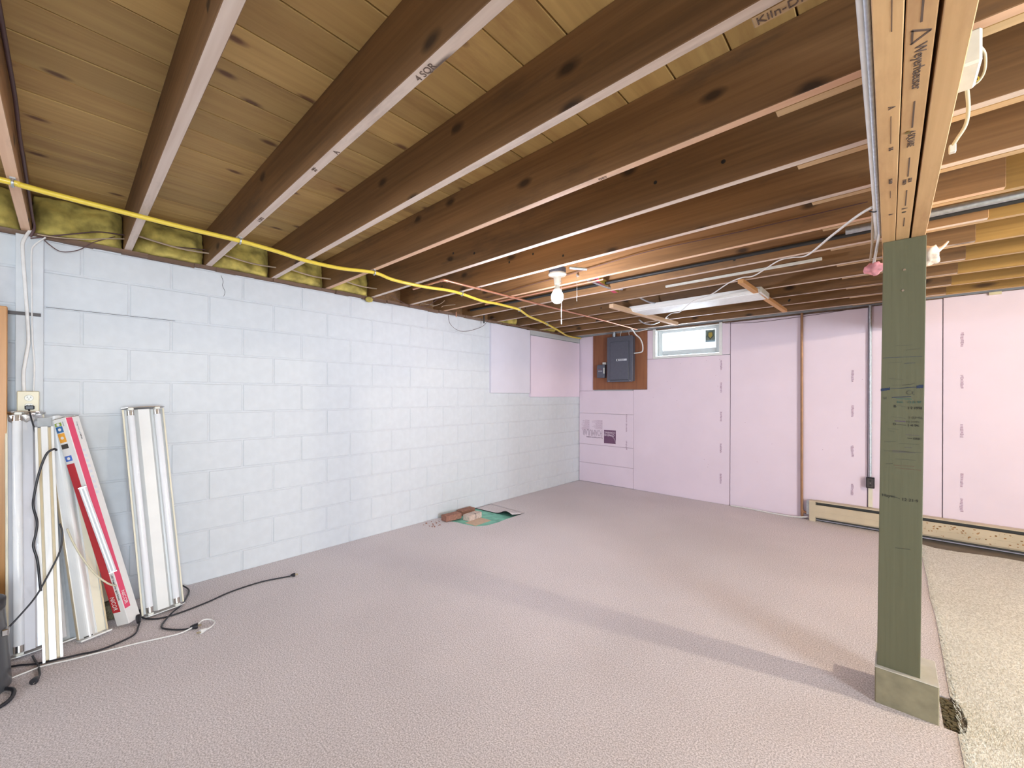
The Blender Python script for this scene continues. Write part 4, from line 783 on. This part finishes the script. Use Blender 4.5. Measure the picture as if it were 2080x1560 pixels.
# ================================================================== LEFT WALL ITEMS
wbd = MB().chamfer_box(0.0015, 0.040, -0.652, -0.553, 0.60, 2.150, 0.002).obj('cable_board', M['block']); tag(wbd, 'white-painted vertical board on the block wall above the outlet', 'board')
ot = empty('wall_outlet', (0.04, -0.604, 1.242), 'beige double outlet with a black plug in its lower socket', 'outlet')
def RO(o, x0, x1, y0, y1, z0, z1, m, name, parent=None, c=0.002): return R(o, x0, x1, y0, y1, z0, z1, m, name, parent, c)
RO(ot, 0.0405, 0.073, -0.640, -0.570, 1.187, 1.298, M['beige_plastic'], 'box', c=0.003)
RO(ot, 0.073, 0.079, -0.644, -0.566, 1.183, 1.302, M['beige_plastic'], 'cover_plate', c=0.0025)
for z in (1.266, 1.222):
    s_ = MB().lathe([(0.0165, 0.0), (0.0165, 0.0035), (0.015, 0.0045)], (0.039, 0.002, z-1.242), 20, axis='x').obj('socket', M['white_plastic'], ot)
    for (dy, dz) in ((-0.006, 0.004), (0.006, 0.004), (0.0, -0.007)): MB().box(0.0432, 0.0442, dy+0.001, dy+0.003, z-1.242+dz-0.0035, z-1.242+dz+0.0035).obj('slot', M['black_cord'], s_)
# black cord plugged in
bc = empty('outlet_lead', (0.09, -0.60, 1.21), 'black cord plugged into the outlet, hanging over the strip lights', 'cord')
MB().chamfer_box(-0.006, 0.022, -0.016, 0.018, -0.006, 0.016, 0.004).obj('plug', M['black_cord'], bc)
MB().tube(smooth_path(rel(bc, [(0.100, -0.602, 1.205), (0.12, -0.598, 1.19), (0.145, -0.588, 1.14), (0.155, -0.574, 1.07), (0.165, -0.560, 1.01), (0.17, -0.545, 0.95)]), 6), 0.0034, 8).obj('lead', M['black_cord'], bc)
# dark metal strap + framed panel at far left
st = MB().chamfer_box(0.042, 0.0465, -0.70, -0.562, 1.712, 1.730, 0.001).obj('metal_strap', M['dark_metal']); tag(st, 'flat dark steel strap reaching across the wall board', 'strap')
fpn = empty('wooden_panel', (0.12, -0.70, 0.0), 'tall orange oak frame with dark panel at the left picture edge', 'panel')
MB().chamfer_box(-0.02, 0.022, 0.001, 0.0265, 0.0, 1.738, 0.002).obj('frame_stile', M['oak'], fpn)
MB().chamfer_box(-0.018, 0.010, -0.60, 0.001, 0.02, 1.70, 0.001).obj('panel', M['dark_wood'], fpn)
MB().chamfer_box(-0.02, 0.022, -0.60, 0.001, 1.702, 1.738, 0.002).obj('top_rail', M['oak'], fpn)

# ---- leaning fixtures
def lean(name, b, t_, wdir, label, cat, group=None):
    """root at the foot; local y = up along the piece, local x = width, local z = toward the room"""
    b, t_ = Vector(b), Vector(t_); ydir = (t_-b).normalized(); xdir = Vector(wdir); xdir = (xdir-ydir*xdir.dot(ydir)).normalized(); zdir = xdir.cross(ydir)
    o = empty(name, b, label, cat, group); o.rotation_euler = Matrix((xdir, ydir, zdir)).transposed().to_euler(); return o, (t_-b).length
def prof(o, pts, a, b_, m, name, **k): return MB().prism(pts, a, b_, 'y', **k).obj(name, m, o)
def shop_light(name, b, t_, wdir, W, label, group, tubes=(-0.062, 0.062), rm='white_enamel', em='cream_enamel', tr=0.0165, plates=True):
    o, L_ = lean(name, b, t_, wdir, label, 'light', group); w2_ = W/2; th = 0.0012
    c = 0.026
    up_ = [(-w2_, 0.018), (-w2_+0.010, 0.0), (-0.040, -0.004), (-c, 0.020), (c, 0.020), (0.040, -0.004), (w2_-0.010, 0.0), (w2_, 0.018)]
    lo = [(x, y-th*2) for x, y in up_]
    prof(o, up_+lo[::-1], 0.012, L_-0.012, M[rm], 'reflector')
    for s_ in (-1, 1): MB().prism([(s_*w2_-0.004, 0.014), (s_*w2_+0.004, 0.014), (s_*w2_+0.004, 0.021), (s_*w2_-0.004, 0.021)], 0.012, L_-0.012, 'y').obj('reflector_edge', M[em], o)
    MB().chamfer_box(-0.03, 0.03, 0.03, L_-0.03, -0.034, -0.004, 0.002).obj('housing', M['grey_enamel'], o)
    for x in tubes:
        tb_ = MB().lathe([(tr*0.6, 0.018), (tr, 0.030), (tr, L_-0.030), (tr*0.6, L_-0.018)], (x, 0, 0.026), 18, axis='y').obj('tube', M['tube'], o)
        for y in (0.020, L_-0.050): MB().lathe([(tr+0.0006, 0), (tr+0.0006, 0.030)], (x, y, 0.026), 18, axis='y').obj('metal_cap', M['chrome'], tb_)
        for y in (0.004, L_-0.018): MB().chamfer_box(x-0.013, x+0.013, y, y+0.014, 0.0, 0.046, 0.003).obj('socket', M['white_plastic'], o)
    if plates:
        pp = [(-w2_-0.008, 0.022), (-w2_-0.004, -0.004), (-0.045, -0.036), (0.045, -0.036), (w2_+0.004, -0.004), (w2_+0.008, 0.022), (w2_-0.02, 0.044), (0.03, 0.048), (-0.03, 0.048), (-w2_+0.02, 0.044)]
        prof(o, pp, 0.0, 0.004, M['white_enamel'], 'end_plate'); prof(o, pp, L_-0.004, L_, M['chrome'], 'end_plate')
    return o, L_
shop_light('shop_light', (0.305, -0.075, 0.004), (0.066, -0.146, 1.204), (-0.10, 1, 0), 0.188, 'two-tube shop light leaning on the block wall right of the red carton', 'spare strip lights leaning on the wall')
A, LA = shop_light('shop_light', (0.335, -0.598, 0.004), (0.080, -0.620, 1.186), (-0.30, 1, 0), 0.130, 'leftmost shop light with crumpled plastic film at its top', 'spare strip lights leaning on the wall', tubes=(-0.030, ), rm='lav_enamel', tr=0.018)
fmw = MB(); rn = random.Random(11); ns = 26
rings = []
for k in range(6):
    y = LA-0.055+k*0.011
    for i_ in range(ns):
        a = 2*PI*i_/ns; r_ = 1+rn.uniform(-0.10, 0.12); rings.append((0.004+0.056*math.cos(a)*r_*(1+0.04*k), y+rn.uniform(-0.006, 0.006), 0.012+0.034*math.sin(a)*r_))
fmw.add(rings, [(k*ns+i_, k*ns+(i_+1) % ns, (k+1)*ns+(i_+1) % ns, (k+1)*ns+i_) for k in range(5) for i_ in range(ns)]); fmw.obj('plastic_film', M['film'], A)
# B: bare narrow channel standing in front
o, L_ = lean('light_channel', (0.506, -0.506, 0.002), (0.180, -0.545, 1.110), (0.02, 1, 0), 'narrow white metal channel standing in front of the other strip lights', 'light part', 'spare strip lights leaning on the wall'); o.name = 'light_channel'
pp = [(-0.033, 0.0), (-0.033, 0.016), (-0.024, 0.016), (-0.022, 0.004), (-0.014, 0.004), (-0.011, 0.020), (0.011, 0.020), (0.014, 0.004), (0.022, 0.004), (0.024, 0.016), (0.033, 0.016), (0.033, 0.0)]
prof(o, pp, 0, L_, M['white_enamel'], 'channel_body')
for s_ in (-1, 1): MB().box(s_*0.018-0.0045, s_*0.018+0.0045, 0.002, L_-0.002, 0.004, 0.0048).obj('groove', M['tan_enamel'], o)
MB().chamfer_box(-0.024, 0.026, L_, L_+0.055, -0.012, -0.006, 0.001).obj('end_tab', M['grey_enamel'], o)
MB().box(-0.024, 0.026, L_-0.001, L_+0.001, -0.012, 0.008).obj('end_slot', M['dark_metal'], o)
# C: wraparound fixture, cream right side
o, L_ = lean('wrap_light', (0.372, -0.365, 0.004), (0.072, -0.488, 1.160), (-0.25, 1, 0), 'cream wraparound light leaning left of the red carton', 'light', 'spare strip lights leaning on the wall')
n_ = 12; arcp = [(-0.052+0.062*u/n_, 0.004+0.034*math.sin(PI*min(1, u/n_*1.05)*0.97)) for u in range(n_+1)]
prof(o, [(-0.055, -0.03), (-0.055, 0.004)]+arcp+[(0.012, 0.012), (0.045, 0.006), (0.047, 0.018), (0.053, 0.018), (0.053, -0.03)], 0.006, L_, M['white_enamel'], 'cover', smooth=False)
MB().box(0.013, 0.045, 0.010, L_-0.01, 0.0095, 0.0125).obj('side_strip', M['cream_enamel'], o)
MB().box(0.047, 0.0535, 0.008, L_-0.005, -0.028, 0.0195).obj('side_flange', M['tan_enamel'], o); MB().box(-0.0562, -0.0548, 0.008, L_-0.005, -0.028, 0.004).obj('side_flange', M['tan_enamel'], o)
MB().chamfer_box(-0.060, 0.062, -0.003, 0.006, -0.03, 0.046, 0.002).obj('end_plate', M['white_enamel'], o)
MB().box(-0.045, -0.012, 0.010, 0.016, 0.034, 0.037).obj('black_scuff', M['black_cord'], o)
# D: grey channel between
o, L_ = lean('light_channel', (0.335, -0.462, 0.004), (0.045, -0.545, 1.060), (-0.2, 1, 0), 'grey metal channel wedged between the narrow channel and the cream light', 'light part', 'spare strip lights leaning on the wall')
prof(o, [(-0.034, -0.02), (-0.034, 0.012), (-0.028, 0.012), (-0.026, -0.004), (0.014, -0.004), (0.030, 0.010), (0.036, 0.010), (0.036, -0.02)], 0.004, L_, M['grey_enamel'], 'channel_body')
MB().chamfer_box(-0.026, 0.002, 0.02, L_-0.02, -0.004, 0.010, 0.003).obj('ballast_cover', M['lav_enamel'], o)
MB().chamfer_box(-0.040, 0.040, -0.003, 0.004, -0.022, 0.020, 0.001).obj('end_plate', M['white_enamel'], o)
# E: short dark scrap behind the carton
ex_ = empty('cardboard_scrap', (0.16, -0.285, 0.0), 'dark cardboard tube scrap on the floor behind the red carton', 'scrap', rot=(0, 0, math.radians(-12)))
MB().chamfer_box(-0.06, 0.06, -0.055, 0.05, 0.0, 0.085, 0.004).obj('box', M['debris'], ex_)
MB().tube([(-0.02, -0.03, 0.085), (-0.055, -0.06, 0.22)], 0.028, 12).obj('tube', M['tan_cable'], ex_)
# carton
o, L_ = lean('light_carton', (0.352, -0.226, 0.018), (0.175, -0.468, 1.157), (0.05, 1, 0), 'long white carton with red and pink stripes leaning diagonally', 'carton')
hw_ = 0.035
ca = MB().chamfer_box(-hw_, hw_, 0, L_, -hw_, hw_, 0.0012).mesh('carton_body', M['carton'])
rot45 = Matrix.Rotation(math.radians(-46), 4, 'Y')
cb = new_obj('carton_body', ca, o); cb.matrix_local = rot45
# faces: local +z (left visible) and +x (right visible) in the rotated frame
def face(side, u0, u1, v0, v1, m, name, d=0.0006, par=None):
    mb = MB()
    if side == 'z': mb.box(u0, u1, v0, v1, hw_, hw_+d)
    else: mb.box(hw_, hw_+d, v0, v1, -u1, -u0)
    return mb.obj(name, M[m], par or cb)
face('z', -hw_+0.001, 0.009, 0.075, L_-0.25, 'red', 'red_stripe'); face('x', -hw_+0.003, -0.001, 0.085, L_-0.004, 'pink', 'pink_stripe')
for (a, b_, m_) in ((0.235, 0.205, 'blue_ic2'), (0.165, 0.140, 'dark_ic'), (0.130, 0.080, 'orange_ic'), (0.076, 0.042, 'blue_ic'), (0.040, 0.022, 'green_ic')):
    ic = face('z', -hw_+0.004, 0.006, L_-a, L_-b_, m_, 'printed_icon')
    if m_ != 'dark_ic':
        c_ = (a+b_)/2; MB().prism([(-0.0125+0.009*math.cos(q), L_-c_+0.008*math.sin(q)) for q in [i_*PI/4 for i_ in range(8)]], hw_+0.0006, hw_+0.001, 'z').obj('pictogram', M['carton'], ic)
def ctext(side, body, size, u, v, m, sx=1.0):
    # reads downwards along the box
    if side == 'z': return text(body, size, (u, v, hw_+0.0010), (0, -1, 0), (1, 0, 0), m, cb, 'lettering', sx=sx)
    return text(body, size, (hw_+0.0010, v, -u), (0, -1, 0), (0, 0, -1), m, cb, 'lettering', sx=sx)
ctext('z', 'NICOR', 0.034, -hw_+0.010, 0.165, M['carton'], 0.72)
ctext('x', 'NICOR', 0.026, -hw_+0.009, 0.185, M['carton'], 0.95)
ctext('z', 'LED linear strip light fixture', 0.013, 0.018, 0.285, M['dark_ic'], 1.0)
ctext('x', 'Integrated LED   4 ft', 0.010, 0.012, L_-0.03, M['grey_enamel'], 1.2)
for k in range(9):
    face('x', 0.004, 0.018, L_-0.20-k*0.030, L_-0.185-k*0.030, 'panel_light', 'small_print')
face('x', 0.014, 0.018, L_-0.13, L_-0.10, 'dark_ic', 'bar_code'); face('z', 0.012, 0.018, L_-0.045, L_-0.02, 'grey_enamel', 'small_print')
fl2 = MB().add([(-hw_, L_, hw_), (hw_*0.3, L_, hw_), (hw_*0.3, L_+0.012, hw_*0.4), (-hw_, L_+0.008, hw_*0.2)], [(0, 1, 2, 3)])
fb = MB(); fb.box(-hw_, hw_, L_-0.001, L_+0.0015, -hw_, hw_); fb.obj('torn_flap', M['debris'], cb)
# LED strip resting on the carton
o, L_ = lean('led_strip', (0.376, -0.292, 0.320), (0.306, -0.408, 0.792), (0.05, 1, 0), 'short slim white fixture resting on the front of the carton', 'light')
prof(o, [(-0.015, -0.008), (-0.015, 0.006), (-0.009, 0.012), (0.009, 0.012), (0.015, 0.006), (0.015, -0.008)], 0, L_, M['lav_enamel'], 'body')
MB().box(-0.004, 0.004, 0.01, L_-0.01, 0.012, 0.0132).obj('lens', M['grey_enamel'], o)
for y in (0, L_-0.006): MB().chamfer_box(-0.0165, 0.0165, y, y+0.006, -0.009, 0.014, 0.001).obj('end_cap', M['chrome'], o)
cable('draped_cable', [(0.345, -0.50, 1.000), (0.355, -0.508, 1.008), (0.36, -0.533, 0.985), (0.37, -0.556, 0.90), (0.385, -0.572, 0.79), (0.40, -0.574, 0.735), (0.40, -0.562, 0.66), (0.41, -0.566, 0.60), (0.42, -0.573, 0.55), (0.43, -0.560, 0.48), (0.44, -0.552, 0.38), (0.45, -0.548, 0.33)], 0.0050, M['black_cord'], 'thick black cord draped over the front of the narrow channel', 'cord')
cable('draped_cable', [(0.43, -0.487, 0.64), (0.44, -0.478, 0.60), (0.45, -0.480, 0.545), (0.465, -0.492, 0.49), (0.49, -0.525, 0.41), (0.52, -0.560, 0.335), (0.54, -0.60, 0.28), (0.56, -0.655, 0.215)], 0.0036, M['black_cord'], 'thin black cord slanting down left to the grey bin', 'cord')
cable('draped_cable', [(0.395, -0.462, 0.60), (0.385, -0.440, 0.52), (0.40, -0.405, 0.43), (0.41, -0.360, 0.34), (0.40, -0.310, 0.27), (0.36, -0.275, 0.235)], 0.0042, M['cream_cable'], 'cream cord slanting across the cream light to the carton', 'cord')
# ---- cords on the floor
fcd = empty('extension_cord', (0.40, 0.10, 0.0), 'black cord with a plug lying free on the carpet right of the shop light', 'cord')
MB().tube(smooth_path(rel(fcd, [(0.30, -0.178, 0.045), (0.335, -0.170, 0.010), (0.405, -0.11, 0.0055), (0.419, -0.024, 0.0055), (0.386, 0.123, 0.0055), (0.332, 0.264, 0.0055), (0.318, 0.439, 0.0055), (0.355, 0.570, 0.0055), (0.372, 0.608, 0.007)]), 8), 0.0044, 8).obj('lead', M['black_cord'], fcd)
def plug(parent, p, d, m, pm='brass', s=1.0):
    d = Vector(d).normalized(); p = Vector(p); q = p+d*0.030*s
    pl = MB().tube([p, p+d*0.008*s, p+d*0.022*s, q], [0.0055*s, 0.009*s, 0.0125*s, 0.0125*s], 12).obj('plug', m, parent)
    sd = d.cross(Vector((0, 0, 1))).normalized()
    for k in (-1, 1): MB().tube([q+sd*0.006*k, q+sd*0.006*k+d*0.016], 0.0018, 6).obj('prong', M[pm], pl)
plug(fcd, (0.372-0.40, 0.608-0.10, 0.012), (0.35, 1, 0), M['black_cord'])
f2 = empty('extension_cord', (0.50, -0.05, 0.0), 'black cord curling around the shop light foot to a plug', 'cord')
MB().tube(smooth_path(rel(f2, [(0.04, 0.060, 0.020), (0.11, 0.080, 0.006), (0.22, 0.050, 0.006), (0.32, 0.013, 0.012), (0.40, -0.045, 0.012), (0.47, -0.088, 0.006), (0.53, -0.108, 0.006), (0.571, -0.097, 0.006), (0.620, -0.062, 0.006), (0.655, -0.025, 0.006), (0.668, -0.003, 0.009)]), 8), 0.0044, 8).obj('lead', M['black_cord'], f2)
plug(f2, (0.168, 0.045, 0.013), (0.3, 1, 0), M['black_cord'], s=1.15)
f3 = empty('extension_cord', (0.60, -0.30, 0.0), 'long cream cord along the carpet ending in a white plug', 'cord')
MB().tube(smooth_path(rel(f3, [(0.60, -0.70, 0.006), (0.571, -0.635, 0.006), (0.560, -0.590, 0.007), (0.553, -0.534, 0.008), (0.578, -0.439, 0.006), (0.598, -0.355, 0.006), (0.612, -0.303, 0.006), (0.634, -0.213, 0.006), (0.665, -0.120, 0.006), (0.682, -0.045, 0.006), (0.672, 0.02, 0.016), (0.645, 0.055, 0.020), (0.655, 0.088, 0.015), (0.697, 0.100, 0.010), (0.735, 0.078, 0.010), (0.752, 0.050, 0.011)]), 8), 0.0046, 8, flat=0.8).obj('lead', M['white_cable'], f3)
plug(f3, (0.152, 0.352, 0.013), (0.15, -0.5, 0), M['white_cable'])
f4 = empty('extension_cord', (0.50, -0.35, 0.0), 'black cord running from the carton foot left toward the grey bin', 'cord')
MB().tube(smooth_path(rel(f4, [(0.36, -0.190, 0.030), (0.385, -0.185, 0.020), (0.44, -0.195, 0.006), (0.520, -0.219, 0.006), (0.558, -0.283, 0.006), (0.572, -0.354, 0.006), (0.552, -0.420, 0.007), (0.536, -0.487, 0.009), (0.500, -0.560, 0.006), (0.455, -0.620, 0.006), (0.43, -0.68, 0.006)]), 8), 0.0042, 8).obj('lead', M['black_cord'], f4)
MB().tube(rel(f4, [(0.365, -0.188, 0.036), (0.405, -0.190, 0.016)]), [0.014, 0.009], 10).obj('connector', M['black_cord'], f4)
f5 = empty('extension_cord', (0.60, -0.54, 0.0), 'short black cord end with a round plug beside the grey bin', 'cord')
MB().tube(smooth_path(rel(f5, [(0.40, -0.575, 0.006), (0.46, -0.565, 0.006), (0.53, -0.552, 0.007), (0.575, -0.549, 0.008), (0.63, -0.545, 0.008), (0.665, -0.550, 0.010)]), 8), 0.0042, 8).obj('lead', M['black_cord'], f5)
plug(f5, (0.062, -0.010, 0.013), (1, -0.35, 0), M['black_cord'], pm='chrome', s=1.15)
f6 = cable('bin_cord', [(0.62, -0.69, 0.010), (0.66, -0.645, 0.010), (0.70, -0.618, 0.010), (0.76, -0.618, 0.010), (0.80, -0.64, 0.008), (0.83, -0.70, 0.006)], 0.0075, M['black_cord'], 'thick black hose curling out in front of the grey bin', 'cord')
# grey bin
bn = empty('grey_bin', (0.600, -0.783, 0.0), 'dark grey plastic bin cut off by the left picture edge', 'bin')
MB().lathe([(0.150, 0.0), (0.156, 0.008), (0.152, 0.10), (0.143, 0.24), (0.136, 0.345), (0.138, 0.352), (0.131, 0.352), (0.128, 0.30)], seg=40).obj('body', M['bin'], bn)
MB().lathe([(0.130, 0.352), (0.138, 0.352), (0.139, 0.385), (0.128, 0.392), (0.02, 0.396)], seg=40).obj('lid', M['black_cord'], bn)
MB().chamfer_box(0.02, 0.06, 0.128, 0.150, 0.235, 0.265, 0.004).obj('latch', M['chrome'], bn)

# ================================================================== BRICKS AT THE CARPET HOLE
def brick(c, ang, l_, w_, h_, m, label, seed, tilt=0.0):
    rn = random.Random(seed); bm = bmesh.new(); bmesh.ops.create_cube(bm, size=1)
    for v in bm.verts: v.co = Vector((v.co.x*w_, v.co.y*l_, v.co.z*h_))
    bmesh.ops.bevel(bm, geom=bm.edges[:], offset=0.004, segments=2, affect='EDGES'); bmesh.ops.subdivide_edges(bm, edges=bm.edges[:], cuts=1, use_grid_fill=True)
    for v in bm.verts: v.co += Vector((rn.uniform(-1, 1), rn.uniform(-1, 1), rn.uniform(-1, 1)))*0.0018
    me = bpy.data.meshes.new('brick'); bm.to_mesh(me); bm.free(); me.materials.append(m)
    o = new_obj('loose_brick', me, None, c); o.rotation_euler = (tilt, 0, math.radians(ang)); return tag(o, label, 'brick')
bz = -0.009
brick((0.150, 2.235, bz+0.032+0.009), -4, 0.195, 0.092, 0.057, M['brick'], 'red-brown brick lying nearest the camera by the block wall', 1)
b2 = brick((0.262, 2.425, bz+0.0295), 5, 0.195, 0.092, 0.058, M['brick_w'], 'whitewashed brick with a split, lying on the green patch', 2)
MB().box(-0.047, 0.047, 0.002, 0.007, -0.029, 0.0302).obj('split', M['dark_metal'], b2)
brick((0.072, 2.50, bz+0.027), 2, 0.20, 0.085, 0.052, M['brick'], 'flat reddish brick against the block wall behind the other two', 3)
tp = MB().chamfer_box(-0.075, 0.075, -0.115, 0.115, 0.0, 0.0035, 0.001).obj('tan_patch', M['tan_tile'], None, (0.385, 2.395, -0.0088)); tp.rotation_euler = (0, 0, math.radians(3)); tag(tp, 'tan square of bare subfloor in the green patch before the bricks', 'patch')
cm = MB(); rn = random.Random(8)
for k in range(16):
    x, y, s_ = rn.uniform(0.05, 0.22), rn.uniform(1.93, 2.12), rn.uniform(0.002, 0.006); cm.box(x-s_, x+s_, y-s_, y+s_, 0, s_*1.4)
co = cm.obj('brick_crumbs', M['brick']); tag(co, 'brick crumbs on the carpet beside the bricks', 'crumbs', kind='stuff')
